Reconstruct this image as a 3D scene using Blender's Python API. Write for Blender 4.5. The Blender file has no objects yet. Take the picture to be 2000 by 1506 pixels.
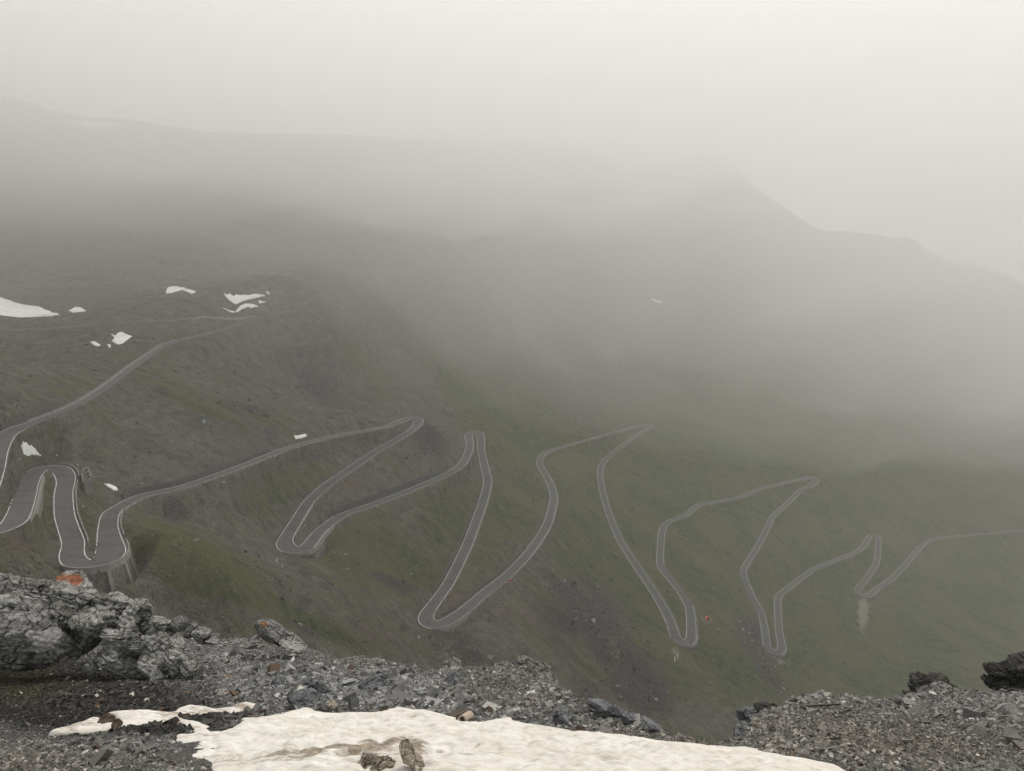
GRID=1
SKY_STR=.15; SUN_STR=1.5; EXPO=0.80; VB=12; DENOISE=True; HAZE=.00029; FOG=.00105; CLOUD=.0011; WISP=.0012
import bpy, bmesh
from mathutils import Vector
import numpy as np, math
PITCH=math.radians(10.0); F=1388.0; CX,CY=1000.0,753.0
cp,sp=math.cos(PITCH),math.sin(PITCH)
def ray(px,py):
    u=(np.asarray(px,float)-CX)/F; v=(CY-np.asarray(py,float))/F
    return np.stack([u,cp+v*sp,-sp+v*cp],-1)
def proj(P):
    P=np.asarray(P,float); x,y,z=P[...,0],P[...,1],P[...,2]
    f=y*cp-z*sp; up=y*sp+z*cp; f=np.where(f<.01,.01,f)
    return CX+F*x/f, CY-F*up/f
def at_z(px,py,z):
    d=ray(px,py); return d*(np.asarray(z)/d[...,2])[...,None]
def at_y(px,py,yy):
    d=ray(px,py); return d*(np.asarray(yy)/d[...,1])[...,None]
# road centre line read off the photograph: px, py, width in metres, optional height
ROAD=[(620,600,4.8,-42),(575,606,4.8,0),(540,611,4.8,0),(500,620,4.8,0),(450,639,4.8,0),(400,653,4.8,0),(354,664,4.8,0),(322,674,4.8,0),(266,711,4.8,0),(210,753,4.8,0),(164,783,4.8,0),
(115,806,4.8,0),(60,827,6.5,0),(35,837,8,0),(12,849,8,0),(0,864,8,0),(-6,885,7,0),(-14,920,7,0),(-26,955,7,0),(-45,995,7,0),(-62,1022,8,-77),(-45,1038,7,0),(-20,1039,6.5,0),(5,1033,6.5,0),(26,1021,7,0),
(38,1000,7,0),(48,970,7,0),(55,945,7,0),(65,925,7.5,0),(82,916,8,-86),(102,914,8,0),(120,919,7.5,0),(128,932,7,0),(128,945,6.5,0),(124,965,6.3,0),(126,1005,6.3,0),(135,1035,6.3,0),(143,1060,6.6,0),(140,1080,7,0),(144,1094,7.2,0),(157,1101,6.8,0),(172,1102.5,6.6,-93),(189,1101,7.2,0),(206,1094,8.5,0),(216,1079,9,0),(213,1052,7.5,0),(211,1028,6.5,0),(217,1003,6.5,0),(240,987,6.3,0),(280,968,6.3,0),(350,953,6,0),(420,930,6,0),(500,900,6,0),
(555,878,6,0),(620,860,6,0),(680,847,6,0),(745,836,6,0),(778,825,6.5,0),(800,816.5,7,-116),(815,818,7,0),(817,825,7,0),(808,837,6.5,0),(790,850,6.3,0),(737,880,6.3,0),(678,920,6.3,0),(636,949,6.3,0),(604,979,6.3,0),(581,1014,6.3,0),(562,1045,6.6,0),(556,1061,8,0),(567,1073,8.5,-135),(590,1074,8,0),(606,1061,7,0),(619,1044,6.5,0),(635,1029,6.3,0),(668,1007,6.3,0),(730,985,6.3,0),(800,958,6.3,0),(870,928,6.3,0),(899,910,6.3,0),(912,890,6.3,0),(918,868,6.3,0),(915,853,7,0),(921,844,7.5,-158),(934,845,7.5,0),(939,857,7,0),(940,880,6.3,0),(947,913,6.3,0),(952,941,6.3,0),
(945,974,6.3,0),(930,1018,6.3,0),(910,1070,6.3,0),(877,1137,6.3,0),(852,1173,6.5,0),(833,1200,7.5,0),(834,1214,8,0),(850,1221,8,-180),(872,1214,7.5,0),(905,1193,6.8,0),(949,1156,6.5,0),(996,1119,6.5,0),(1033,1079,6.3,0),(1066,1030,6.3,0),(1079,990,6.3,0),(1081,964,6.3,0),(1070,935,6.3,0),(1054,907,6.3,0),(1058,891,6.3,0),(1077,879.5,6.3,0),(1133,863.5,6,0),(1199,845,6,0),(1246,832.5,6.3,0),(1266,829.5,7,-222),(1270,833,7,0),(1252,845,6,0),(1225,864,6,0),(1189,891,6,0),(1174,911,6,0),(1172.5,936,6,0),(1183,984,6,0),(1208,1050,6,0),(1240,1101,6.3,0),(1279,1159,6.3,0),(1305,1205,6.5,0),(1318,1240,7,0),(1327,1253,7.5,-258),(1342,1256,7.5,0),(1350,1245,7,0),(1347,1190,6.3,0),(1332,1160,6,0),(1308,1130,6,0),(1290,1104,6.5,0),(1292,1045,6.3,0),(1297,1027,6.3,0),(1309,1017,6.3,0),(1340,1006,6,0),(1355,993,6,0),(1368,985.5,6,0),(1400,979.5,6,0),(1448,970,6,0),(1490,953,6,0),(1535,943,6,0),(1568,935,6.5,0),(1586,933,8,-300),(1593,939,8,0),(1580,949,6.5,0),(1562,958.5,6,0),(1541,980,6,0),(1508,1010.5,6,0),(1498,1032,6,0),(1478,1070,6,0),(1456,1105,6,0),(1452,1121,6,0),(1466,1158,6,0),(1486,1197,6,0),(1493,1225,6.3,0),(1498,1262,6.5,0),(1505,1272,7,-334),(1519,1275,7.5,0),(1527,1264,7,0),(1522,1236,6.3,0),(1519,1190,6.3,0),(1520,1166,6.3,0),(1530,1156,6.3,0),(1586,1114,6.3,0),(1625,1098,6.3,0),(1670,1079,6.3,0),(1687,1066,6.3,0),(1697,1049,6.3,0),(1708,1044,7,-363),(1716,1052,6.8,0),(1714.5,1077,6.3,0),(1711,1100,6.3,0),(1692,1131,6.3,0),(1675,1151,6.5,0),(1680,1161,7,-376),(1697,1162,7,0),(1710,1152,6.5,0),(1741,1131,6.3,0),(1778,1091,6.3,0),(1801,1065,6.3,0),(1816,1055,6.3,0),(1834,1051,6.3,0),(1910,1043.5,6,0),(2000,1036,6,0),(2080,1028,6,-404)]
def solve_road(n_iter=6):
    A=np.array(ROAD,float); px,py,w,zk=A.T
    keys=np.where(zk!=0)[0]
    s=np.r_[0,np.cumsum(np.hypot(np.diff(px),np.diff(py)))]
    for _ in range(n_iter):
        z=np.interp(s,s[keys],zk[keys])
        P=at_z(px,py,z)
        s=np.r_[0,np.cumsum(np.hypot(np.diff(P[:,0]),np.diff(P[:,1])))]
    return P,w,s,keys
# ------------------------------------------------------------------ noise
def _hash(ix,iy,seed):
    h=(ix.astype(np.int64)*374761393+iy.astype(np.int64)*668265263+seed*974634437)&0xffffffff
    h=((h^(h>>13))*1274126177)&0xffffffff
    h=((h^(h>>16))*2246822519)&0xffffffff
    return ((h^(h>>15))&0xffffff)/float(0xffffff)
def vnoise(x,y,seed=0):
    ix=np.floor(x); iy=np.floor(y); fx=x-ix; fy=y-iy
    fx=fx*fx*fx*(fx*(fx*6-15)+10); fy=fy*fy*fy*(fy*(fy*6-15)+10)
    a=_hash(ix,iy,seed); b=_hash(ix+1,iy,seed); c=_hash(ix,iy+1,seed); d=_hash(ix+1,iy+1,seed)
    return (a+(b-a)*fx+(c-a)*fy+(a-b-c+d)*fx*fy)*2-1
def fbm(x,y,seed=0,octv=5,gain=.5,lac=2.03):
    s=0;a=1;n=0
    for o in range(octv):
        s=s+a*vnoise(x,y,seed+o*17); n+=a; a*=gain; x=x*lac+13.7; y=y*lac-7.1
    return s/n
def ridged(x,y,seed=0,octv=4,gain=.55,lac=2.1):
    s=0;a=1;n=0
    for o in range(octv):
        s=s+a*(1-np.abs(vnoise(x,y,seed+o*23))*2); n+=a; a*=gain; x=x*lac+3.1; y=y*lac+9.2
    return s/n
def _hash3(a,b,c,seed):
    h=(a.astype(np.int64)*374761393+b.astype(np.int64)*668265263+c.astype(np.int64)*2147483647+seed*974634437)&0xffffffff
    h=((h^(h>>13))*1274126177)&0xffffffff
    h=((h^(h>>16))*2246822519)&0xffffffff
    return ((h^(h>>15))&0xffffff)/float(0xffffff)
def vnoise3(P,seed=0):
    I=np.floor(P); f=P-I; f=f*f*f*(f*(f*6-15)+10); r=0
    for dx in (0,1):
        for dy in (0,1):
            for dz in (0,1):
                w=(f[:,0] if dx else 1-f[:,0])*(f[:,1] if dy else 1-f[:,1])*(f[:,2] if dz else 1-f[:,2])
                r=r+w*_hash3(I[:,0]+dx,I[:,1]+dy,I[:,2]+dz,seed)
    return r*2-1
def fbm3(P,seed=0,octv=4,gain=.5,lac=2.07):
    s=0;a=1;n=0
    for o in range(octv):
        s=s+a*vnoise3(P,seed+o*31); n+=a; a*=gain; P=P*lac+5.3
    return s/n
def smooth(a,b,x):
    t=np.clip((x-a)/(b-a),0,1); return t*t*(3-2*t)
# ------------------------------------------------------------------ hillside surface
class TPS:
    def __init__(self,xy,z,lam):
        self.c=xy.mean(0); self.s=400.0
        X=(xy-self.c)/self.s; n=len(X)
        K=self.k(((X[:,None]-X[None])**2).sum(-1))+lam*np.eye(n)
        Pm=np.c_[np.ones(n),X]
        M=np.zeros((n+3,n+3)); M[:n,:n]=K; M[:n,n:]=Pm; M[n:,:n]=Pm.T
        s=np.linalg.solve(M,np.r_[z,np.zeros(3)]); self.w=s[:n]; self.a=s[n:]; self.X=X
    @staticmethod
    def k(r2): return .5*r2*np.log(r2+1e-12)
    def __call__(self,x,y):
        q=np.stack([(np.ravel(x)-self.c[0])/self.s,(np.ravel(y)-self.c[1])/self.s],-1); o=np.empty(len(q))
        for i in range(0,len(q),20000):
            b=q[i:i+20000]; r2=((b[:,None]-self.X[None])**2).sum(-1)
            o[i:i+20000]=self.k(r2)@self.w+self.a[0]+b@self.a[1:]
        return o.reshape(np.shape(x))
CTRL_PIX=[(0,600,560),(0,720,430),(60,560,640),(350,560,625),(520,560,700),(0,400,850),(200,330,1150),(500,480,800),(620,560,700),(620,500,835),(620,450,910),(750,600,760),(750,500,960),(750,700,690),(900,780,740),(900,700,880),(900,600,1010),(900,500,1160),(350,500,692),(450,500,718),(550,500,775),(450,450,808),(350,450,778),(600,530,705),(200,480,720),
(1100,700,1150),(1264,780,1080),(1270,580,1400),(1000,420,1450),(1400,450,1800),(1700,650,1800),(1500,720,1330),(1900,800,1600),(1990,930,1300),(1700,900,1180),
(830,1297,305),(1050,1290,335),(1200,1390,350),(400,1230,215),(600,1260,255),(250,1180,203),(0,1090,195),(1400,1420,372),(1600,1350,520),(1900,1300,650),(1250,1250,420),
(700,1180,290),(300,880,330),(450,760,480),(600,730,620),(380,1080,225),(1150,1150,450),(1750,1240,690),(1950,1150,880)]
CTRL_XYZ=[(0,150,-108),(-50,150,-104),(-80,120,-80),(0,60,-52),(-60,60,-46),(60,60,-72),(80,150,-132),(130,200,-190),(200,250,-250),(300,400,-335),(450,500,-415),(700,700,-505),
(1000,900,-490),(1300,1100,-470),(-400,300,20),(-300,150,10),(-500,450,30),(-650,650,40),(-900,900,160),(900,500,-560),(1400,700,-520),(0,20,-20),(200,60,-130),(-150,60,-20)]
SKY_PIX=[(-500,190,1500),(-100,205,1450),(100,214,1450),(250,236,1480),(420,262,1550),(600,278,1750),(800,283,1850),(1000,279,1950),(1100,284,1980),(1145,284,1990),(1170,300,2000),(1222,333,2020),(1300,318,2080),(1350,302,2100),(1390,299,2110),(1425,318,2120),(1500,378,2120),(1560,420,2120),(1610,448,2130),(1700,453,2150),(1780,462,2170),(1810,485,2190),(1850,505,2210),(1900,518,2230),(1950,530,2260),(2000,551,2290),(2300,640,2500),(2700,700,2700)]
def make_terrain(Pr):
    c=np.array(CTRL_PIX,float); Pc=at_y(c[:,0],c[:,1],c[:,2])
    pts=np.vstack([Pr,Pc,np.array(CTRL_XYZ,float)])
    tps=TPS(pts[:,:2],pts[:,2],2e-4)
    sk=np.array(SKY_PIX,float); Ps=at_y(sk[:,0],sk[:,1],sk[:,2]); st=Ps[:,0]/Ps[:,1]
    def base(x,y):
        z=tps(x,y)
        t=x/np.maximum(y,1)
        Yr=np.interp(t,st,Ps[:,1]); Zr=np.interp(t,st,Ps[:,2])
        dy=y-Yr
        tent=Zr+4*fbm(x/60,y/60,91,4)*np.clip(np.abs(dy)/200,0,1)-np.where(dy>0,.5*dy,-.42*dy+.0001*dy*dy)
        far=smooth(900,1500,y)
        z=np.where(dy>0,np.minimum(z,tent),z)                      # behind the skyline the ground falls away
        z=np.minimum(z,Zr-.05*np.maximum(0,Yr-y)+600*(1-far))       # nothing stands above it
        return np.maximum(z,np.where(y>1150,tent,-9e3))
    return tps,base
# ------------------------------------------------------------------ scene helpers
rng=np.random.default_rng(7)
COL=bpy.context.scene.collection
def mesh_np(name,V,Fc,mat=None,attrs=None,smooth_f=True,cat=None,label=None,group=None,kind=None,parent=None):
    V=np.asarray(V,np.float32); me=bpy.data.meshes.new(name)
    if isinstance(Fc,np.ndarray):
        n,k=Fc.shape; idx=Fc.ravel(); ls=np.arange(0,n*k,k); 
    else:
        n=len(Fc); ln=np.array([len(f) for f in Fc]); idx=np.concatenate([np.asarray(f) for f in Fc]); ls=np.r_[0,np.cumsum(ln)[:-1]]
    me.vertices.add(len(V)); me.vertices.foreach_set('co',V.ravel())
    me.loops.add(len(idx)); me.loops.foreach_set('vertex_index',idx.astype(np.int32))
    me.polygons.add(n); me.polygons.foreach_set('loop_start',ls.astype(np.int32))
    me.polygons.foreach_set('use_smooth',np.full(n,smooth_f))
    me.update(calc_edges=True); me.validate()
    for an,av in (attrs or {}).items():
        av=np.asarray(av,np.float32)
        if av.ndim==1:
            a=me.attributes.new(an,'FLOAT','POINT'); a.data.foreach_set('value',av)
        else:
            a=me.attributes.new(an,'FLOAT_COLOR','POINT'); a.data.foreach_set('color',np.c_[av,np.ones(len(av))].astype(np.float32).ravel())
    if mat: me.materials.append(mat)
    o=bpy.data.objects.new(name,me); COL.objects.link(o); tag(o,label,cat,group,kind)
    if parent: o.parent=parent
    return o
def tag(o,label=None,cat=None,group=None,kind=None):
    if label: o['label']=label
    if cat: o['category']=cat
    if group: o['group']=group
    if kind or cat: o['kind']=kind or 'thing'
    return o
def empty(name,loc,label,cat,group=None):
    o=bpy.data.objects.new(name,None); o.location=loc; COL.objects.link(o); o.empty_display_size=.3
    return tag(o,label,cat,group)
class NT:
    def __init__(s,name):
        s.m=bpy.data.materials.new(name); s.m.use_nodes=True; s.t=s.m.node_tree; s.t.nodes.clear()
        s.out=s.n('ShaderNodeOutputMaterial')
    def n(s,t,**kw):
        x=s.t.nodes.new(t)
        for k,v in kw.items():
            if k.startswith('i_'):
                key=k[2:].replace('_',' '); x.inputs[key].default_value=v
            else: setattr(x,k,v)
        return x
    def l(s,a,b): s.t.links.new(a,b)
    def attr(s,name): return s.n('ShaderNodeAttribute',attribute_name=name)
    def coord(s,scale=(1,1,1),rot=(0,0,0)):
        c=s.n('ShaderNodeTexCoord'); m=s.n('ShaderNodeMapping'); m.inputs['Scale'].default_value=scale; m.inputs['Rotation'].default_value=rot
        s.l(c.outputs['Object'],m.inputs['Vector']); return m.outputs[0]
    def noise(s,vec,scale,detail=6,rough=.6,dist=0):
        x=s.n('ShaderNodeTexNoise'); x.inputs['Scale'].default_value=scale; x.inputs['Detail'].default_value=detail; x.inputs['Roughness'].default_value=rough; x.inputs['Distortion'].default_value=dist
        s.l(vec,x.inputs['Vector']); return x.outputs[0]
    def vor(s,vec,scale,feature='F1',out=0,rand=1):
        x=s.n('ShaderNodeTexVoronoi',feature=feature); x.inputs['Scale'].default_value=scale; x.inputs['Randomness'].default_value=rand
        s.l(vec,x.inputs['Vector']); return x.outputs[out]
    def ramp(s,fac,stops,interp='LINEAR'):
        x=s.n('ShaderNodeValToRGB'); x.color_ramp.interpolation=interp; e=x.color_ramp.elements
        while len(e)<len(stops): e.new(.5)
        for q,(p,c) in zip(e,stops):
            q.position=p; q.color=(c,c,c,1) if np.isscalar(c) else (*c,1)
        s.l(fac,x.inputs[0]); return x.outputs[0]
    def mix(s,fac,a,b,mode='MIX'):
        x=s.n('ShaderNodeMix',data_type='RGBA',blend_type=mode)
        for v,i in ((fac,0),(a,6),(b,7)):
            if hasattr(v,'links') or isinstance(v,bpy.types.NodeSocket): s.l(v,x.inputs[i])
            else: x.inputs[i].default_value=v if i==0 else (*v,1)
        return x.outputs[2]
    def math(s,op,a,b=0,clamp=False):
        x=s.n('ShaderNodeMath',operation=op,use_clamp=clamp)
        for v,i in ((a,0),(b,1)):
            if isinstance(v,bpy.types.NodeSocket): s.l(v,x.inputs[i])
            else: x.inputs[i].default_value=v
        return x.outputs[0]
    def finish(s,color,rough=.9,bump=None,bstr=.5,bdist=.1,spec=.3):
        b=s.n('ShaderNodeBsdfPrincipled'); b.inputs['Specular IOR Level'].default_value=spec
        if isinstance(color,bpy.types.NodeSocket): s.l(color,b.inputs['Base Color'])
        else: b.inputs['Base Color'].default_value=(*color,1)
        if isinstance(rough,bpy.types.NodeSocket): s.l(rough,b.inputs['Roughness'])
        else: b.inputs['Roughness'].default_value=rough
        if bump is not None:
            k=s.n('ShaderNodeBump'); k.inputs['Strength'].default_value=bstr; k.inputs['Distance'].default_value=bdist
            s.l(bump,k.inputs['Height']); s.l(k.outputs[0],b.inputs['Normal'])
        s.l(b.outputs[0],s.out.inputs['Surface']); return s.m
# ------------------------------------------------------------------ camera, light, air
sc=bpy.context.scene
cam=bpy.data.cameras.new('camera'); cam.sensor_width=36; cam.lens=36*F/2000.0; cam.clip_start=.1; cam.clip_end=20000
co=bpy.data.objects.new('camera',cam); COL.objects.link(co); co.rotation_euler=(math.pi/2-PITCH,0,0); sc.camera=co
SUN_EL,SUN_AZ=math.radians(58),math.radians(25)      # azimuth from the view direction towards the right
w_=bpy.data.worlds.new('World'); sc.world=w_; w_.use_nodes=True; nt=w_.node_tree; nt.nodes.clear()
wo=nt.nodes.new('ShaderNodeOutputWorld'); bg=nt.nodes.new('ShaderNodeBackground'); sky=nt.nodes.new('ShaderNodeTexSky'); sky.sky_type='NISHITA'
sky.sun_disc=False; sky.sun_elevation=SUN_EL; sky.sun_rotation=SUN_AZ; sky.air_density=1; sky.dust_density=4; sky.altitude=2700
hs=nt.nodes.new('ShaderNodeHueSaturation'); hs.inputs['Saturation'].default_value=.12
tint=nt.nodes.new('ShaderNodeMix'); tint.data_type='RGBA'; tint.blend_type='MULTIPLY'; tint.inputs[0].default_value=1; tint.inputs[7].default_value=(1.0,.985,.95,1)
nt.links.new(sky.outputs[0],hs.inputs['Color']); nt.links.new(hs.outputs[0],tint.inputs[6]); nt.links.new(tint.outputs[2],bg.inputs[0]); bg.inputs[1].default_value=SKY_STR
nt.links.new(bg.outputs[0],wo.inputs[0])
sl=bpy.data.lights.new('sun','SUN'); sl.energy=SUN_STR; sl.angle=math.radians(30); sl.color=(1,.95,.87)
so=bpy.data.objects.new('sun',sl); COL.objects.link(so)
dv=Vector((math.sin(SUN_AZ)*math.cos(SUN_EL),math.cos(SUN_AZ)*math.cos(SUN_EL),math.sin(SUN_EL)))
so.rotation_euler=dv.to_track_quat('Z','Y').to_euler()
sc.view_settings.view_transform='Standard'; sc.view_settings.look='None'; sc.view_settings.exposure=EXPO; sc.view_settings.gamma=1
sc.cycles.volume_bounces=VB; sc.cycles.max_bounces=max(8,VB); sc.cycles.diffuse_bounces=3; sc.cycles.glossy_bounces=2; sc.cycles.transparent_max_bounces=8
sc.cycles.use_denoising=DENOISE; sc.cycles.use_adaptive_sampling=False; sc.render.use_persistent_data=False
# ------------------------------------------------------------------ road centre line, evenly resampled
def catmull(P,n=8):
    Q=np.vstack([2*P[0]-P[1],P,2*P[-1]-P[-2]]); out=[]
    for i in range(len(P)-1):
        p0,p1,p2,p3=Q[i:i+4]; t=np.linspace(0,1,n,endpoint=False)[:,None]
        # centripetal-like: plain uniform with a mild tension
        m1=(p2-p0)*.45; m2=(p3-p1)*.45
        L=np.linalg.norm(p2-p1); 
        for m in (m1,m2):
            k=np.linalg.norm(m); 
            if k>L*1.0: m*=L*1.0/k
        out.append((2*t**3-3*t**2+1)*p1+(t**3-2*t**2+t)*m1+(-2*t**3+3*t**2)*p2+(t**3-t**2)*m2)
    out.append(P[-1:]); return np.vstack(out)
def resample(P,step):
    s=np.r_[0,np.cumsum(np.linalg.norm(np.diff(P[:,:2],axis=0),axis=1))]
    q=np.arange(0,s[-1],step); return np.stack([np.interp(q,s,P[:,i]) for i in range(P.shape[1])],-1)
Pk,Wk,Sk,_k=solve_road()
RC=resample(catmull(np.c_[Pk,Wk],10),1.0)          # x y z width
for _ in range(2):
    RC[1:-1]=.25*RC[:-2]+.5*RC[1:-1]+.25*RC[2:]
TN=np.gradient(RC[:,:2],axis=0); TN/=np.linalg.norm(TN,axis=1)[:,None]+1e-9
NR=np.stack([TN[:,1],-TN[:,0]],-1)                  # to the right of travel (downhill travel)
RPX=np.stack(proj(RC[:,:3]),-1)
def edge(off,dz=0.0,i0=0,i1=None):
    """offset curve at signed distance off*half width (plus metres in tuple) from the centre line; folds at tight bends are removed"""
    k,m=off if isinstance(off,tuple) else (off,0.0)
    d=k*RC[:,3]/2+m
    E=np.c_[RC[:,:2]+NR*d[:,None],RC[:,2]+dz]
    E=E[i0:i1]
    # where the offset runs backwards (inside of a bend tighter than the offset) hold the points together
    f=(np.diff(E[:,:2],axis=0)*TN[i0:i1][:-1]).sum(1)
    bad=np.where(f<=.02)[0]
    if len(bad):
        runs=np.split(bad,np.where(np.diff(bad)>3)[0]+1)
        for r in runs:
            a,b=max(r[0]-1,0),min(r[-1]+2,len(E)-1)
            # shrink to the crossing of the offset with itself
            best=(1e9,a,b)
            lo=max(0,a-14); hi=min(len(E)-1,b+14)
            A=E[lo:a+1,:2]; B=E[b:hi+1,:2]
            D=((A[:,None]-B[None])**2).sum(-1); ia,ib=np.unravel_index(D.argmin(),D.shape)
            ia+=lo; ib+=b
            c=(E[ia]+E[ib])/2; E[ia:ib+1,:2]=c[:2]
    return E
def nearest(px,py):
    return int(((RPX[:,0]-px)**2+(RPX[:,1]-py)**2).argmin())
# ------------------------------------------------------------------ hillside mesh
tps,base=make_terrain(Pk)
def axis(lo,hi,step,out_lo,out_hi,g=1.09):
    a=list(np.arange(lo,hi,step)); s=step
    while a[-1]<out_hi: s=min(s*g,32); a.append(a[-1]+s)
    s=step
    while a[0]>out_lo: s=min(s*g,32); a.insert(0,a[0]-s)
    return np.array(a)
GX=axis(-330,500,1.4*GRID,-1700,2500); GY=axis(172,1010,1.5*GRID,22,3000,1.07)
XX,YY=np.meshgrid(GX,GY); 
def pix_field(spots,px,py,default=0.0):
    """sum of soft elliptical spots given in photograph pixels (px,py,rx,ry,tilt degrees,value)"""
    o=np.full(np.shape(px),default,float)
    for (cx,cy,rx,ry,ang,val) in spots:
        a=math.radians(ang); dx=px-cx; dy=py-cy
        u=(dx*math.cos(a)+dy*math.sin(a))/rx; v=(-dx*math.sin(a)+dy*math.cos(a))/ry
        o+=val*np.exp(-(u*u+v*v))
    return o
ZB=base(XX,YY)
fx,fy=XX*.995-YY*.09,XX*.09+YY*.995               # along / across the fall line
relief=3.6*fbm(fx/190,fy/34,3,4)+2.0*fbm(fx/75,fy/12,5,4)+.5*fbm(XX/6,YY/6,8,3)
PX0,PY0=proj(np.stack([XX,YY,ZB],-1))
CRAG=[(1130,1200,70,60,40,1.0),(1210,1290,80,60,50,1.0),(1260,1360,60,40,50,.8),(1470,1240,40,28,50,.9),(1500,1310,45,25,60,.7),(1090,1130,40,16,20,.5),(760,1130,60,14,25,.6),(480,800,70,16,12,.5),(420,830,60,12,12,.5),(345,1000,32,14,-10,.6),
(840,850,40,30,30,.6),(1100,980,40,25,50,.4),(900,1260,60,30,20,.6),(1170,1370,60,30,40,.6),(980,1330,60,20,20,.3),(80,1080,60,30,20,.4),(330,1180,60,20,30,.3),(600,1230,50,15,20,.4)]
crag=np.clip(pix_field(CRAG,PX0,PY0),0,1)*(YY<900)*(ZB<40)
crag*=smooth(-.3,.3,fbm(XX/20,YY/20,41,4)+.22)
dist_near=smooth(2500,1300,YY)
relief=relief*dist_near+crag*(4.2*ridged(XX/15,YY/15,43,4)-1.2)*smooth(150,260,YY)
far_amp=smooth(850,1250,YY); fx2,fy2=XX*.78-YY*.62,XX*.62+YY*.78
relief=relief*(1-.7*far_amp)+far_amp*smooth(2400,1900,YY)*(.45+.55*smooth(-350,50,XX))*(11*fbm(fx2/420,fy2/75,23,4)+6*ridged(fx2/260,fy2/38,25,3)-3)
ZT=ZB+relief
# carve the road bed: cut above, fill below, level strip between
hi=np.full(ZT.shape,1e9); lo=np.full(ZT.shape,-1e9); dn=np.full(ZT.shape,1e9); zn=np.zeros(ZT.shape)
R_=20.0
# where a masonry wall holds the road up, the ground drops away right behind it
WALL_SPANS={'bastion':((148,1099),(216,1062)),'b_turn':((566,1074),(640,1027)),'d_turn':((1329,1255),(1350,1240)),'c_turn':((846,1221),(905,1195)),'e_turn':((1500,1270),(1526,1262)),'f_turn':((1680,1160),(1710,1153)),'e_top':((1575,936),(1575,950)),'top_leg':((35,1008),(60,935))}
FS=np.full(len(RC),1.25); FM=np.full(len(RC),1.9)
for a,b in WALL_SPANS.values():
    i0,i1=sorted((nearest(*a),nearest(*b))); FS[i0:i1+1]=4.5; FM[i0:i1+1]=.9
WALL_H={'bastion':9,'b_turn':7,'c_turn':4,'d_turn':4,'e_turn':3.5,'f_turn':3,'top_leg':3,'e_top':5}
FH=np.zeros(len(RC)); FSIDE=np.ones(len(RC))
for k_,(a,b) in WALL_SPANS.items():
    i0,i1=sorted((nearest(*a),nearest(*b))); FH[i0:i1+1]=WALL_H[k_]*smooth(0,.3,np.minimum(np.linspace(0,1,i1+1-i0),np.linspace(1,0,i1+1-i0))); FSIDE[i0:i1+1]=-1 if k_=='e_top' else 1
low=np.full(ZT.shape,1e9)
fln=np.zeros(ZT.shape)
for q_,(x,y,z,w) in enumerate(RC):
    i0,i1=np.searchsorted(GX,[x-R_,x+R_]); j0,j1=np.searchsorted(GY,[y-R_,y+R_])
    if i0>=i1 or j0>=j1: continue
    sl_=(slice(j0,j1),slice(i0,i1)); d=np.hypot(XX[sl_]-x,YY[sl_]-y); fl=w/2+FM[q_]
    e=np.maximum(0,d-fl)
    q=hi[sl_]; np.minimum(q,z+1.15*e,out=q)
    q=lo[sl_]; np.maximum(q,z-FS[q_]*e,out=q)
    if FH[q_]:
        out=((XX[sl_]-x)*NR[q_,0]+(YY[sl_]-y)*NR[q_,1])*FSIDE[q_]; al=np.abs((XX[sl_]-x)*TN[q_,0]+(YY[sl_]-y)*TN[q_,1])
        e2=out-w/2-.4; L_=np.where((e2>0)&(al<1.6),z-FH[q_]*smooth(0,1.3,e2)+1.7*np.maximum(0,e2-3),1e9); q=low[sl_]; np.minimum(q,L_,out=q)
    m=d<dn[sl_]; dn[sl_][m]=d[m]; zn[sl_][m]=z; fln[sl_][m]=fl
ZT=np.where(hi<1e8,np.minimum(ZT,hi),ZT); ZT=np.where(lo>-1e8,np.maximum(ZT,np.minimum(lo,hi)),ZT)
flat=dn<fln; ZT[flat]=zn[flat]; ZT=np.where((low<1e8)&~flat,np.minimum(ZT,low),ZT); ZT-=.12
def terrain_z(x,y):
    """height of the finished hillside mesh"""
    x=np.atleast_1d(np.asarray(x,float)); y=np.atleast_1d(np.asarray(y,float))
    i=np.clip(np.searchsorted(GX,x)-1,0,len(GX)-2); j=np.clip(np.searchsorted(GY,y)-1,0,len(GY)-2)
    u=(x-GX[i])/(GX[i+1]-GX[i]); v=(y-GY[j])/(GY[j+1]-GY[j])
    return (1-u)*(1-v)*ZT[j,i]+u*(1-v)*ZT[j,i+1]+(1-u)*v*ZT[j+1,i]+u*v*ZT[j+1,i+1]
YS=np.r_[np.arange(150,1200,1.5),np.arange(1200,2900,6.0)]
def hit(px,py):
    """where the line of sight through a photograph pixel meets the hillside"""
    out=[]
    for a,b in zip(np.atleast_1d(px),np.atleast_1d(py)):
        d=ray(a,b); X=d[0]/d[1]*YS; Z=d[2]/d[1]*YS; g=terrain_z(X,YS)-Z
        k=np.where(g>0)[0]; k=k[0] if len(k) else len(YS)-1
        if k>0:
            f=-g[k-1]/(g[k]-g[k-1]+1e-9); y=YS[k-1]+np.clip(f,0,1)*(YS[k]-YS[k-1])
        else: y=YS[0]
        out.append((d[0]/d[1]*y,y,float(terrain_z(d[0]/d[1]*y,y)[0])))
    return np.array(out)
PXT,PYT=proj(np.stack([XX,YY,ZT],-1))
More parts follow.
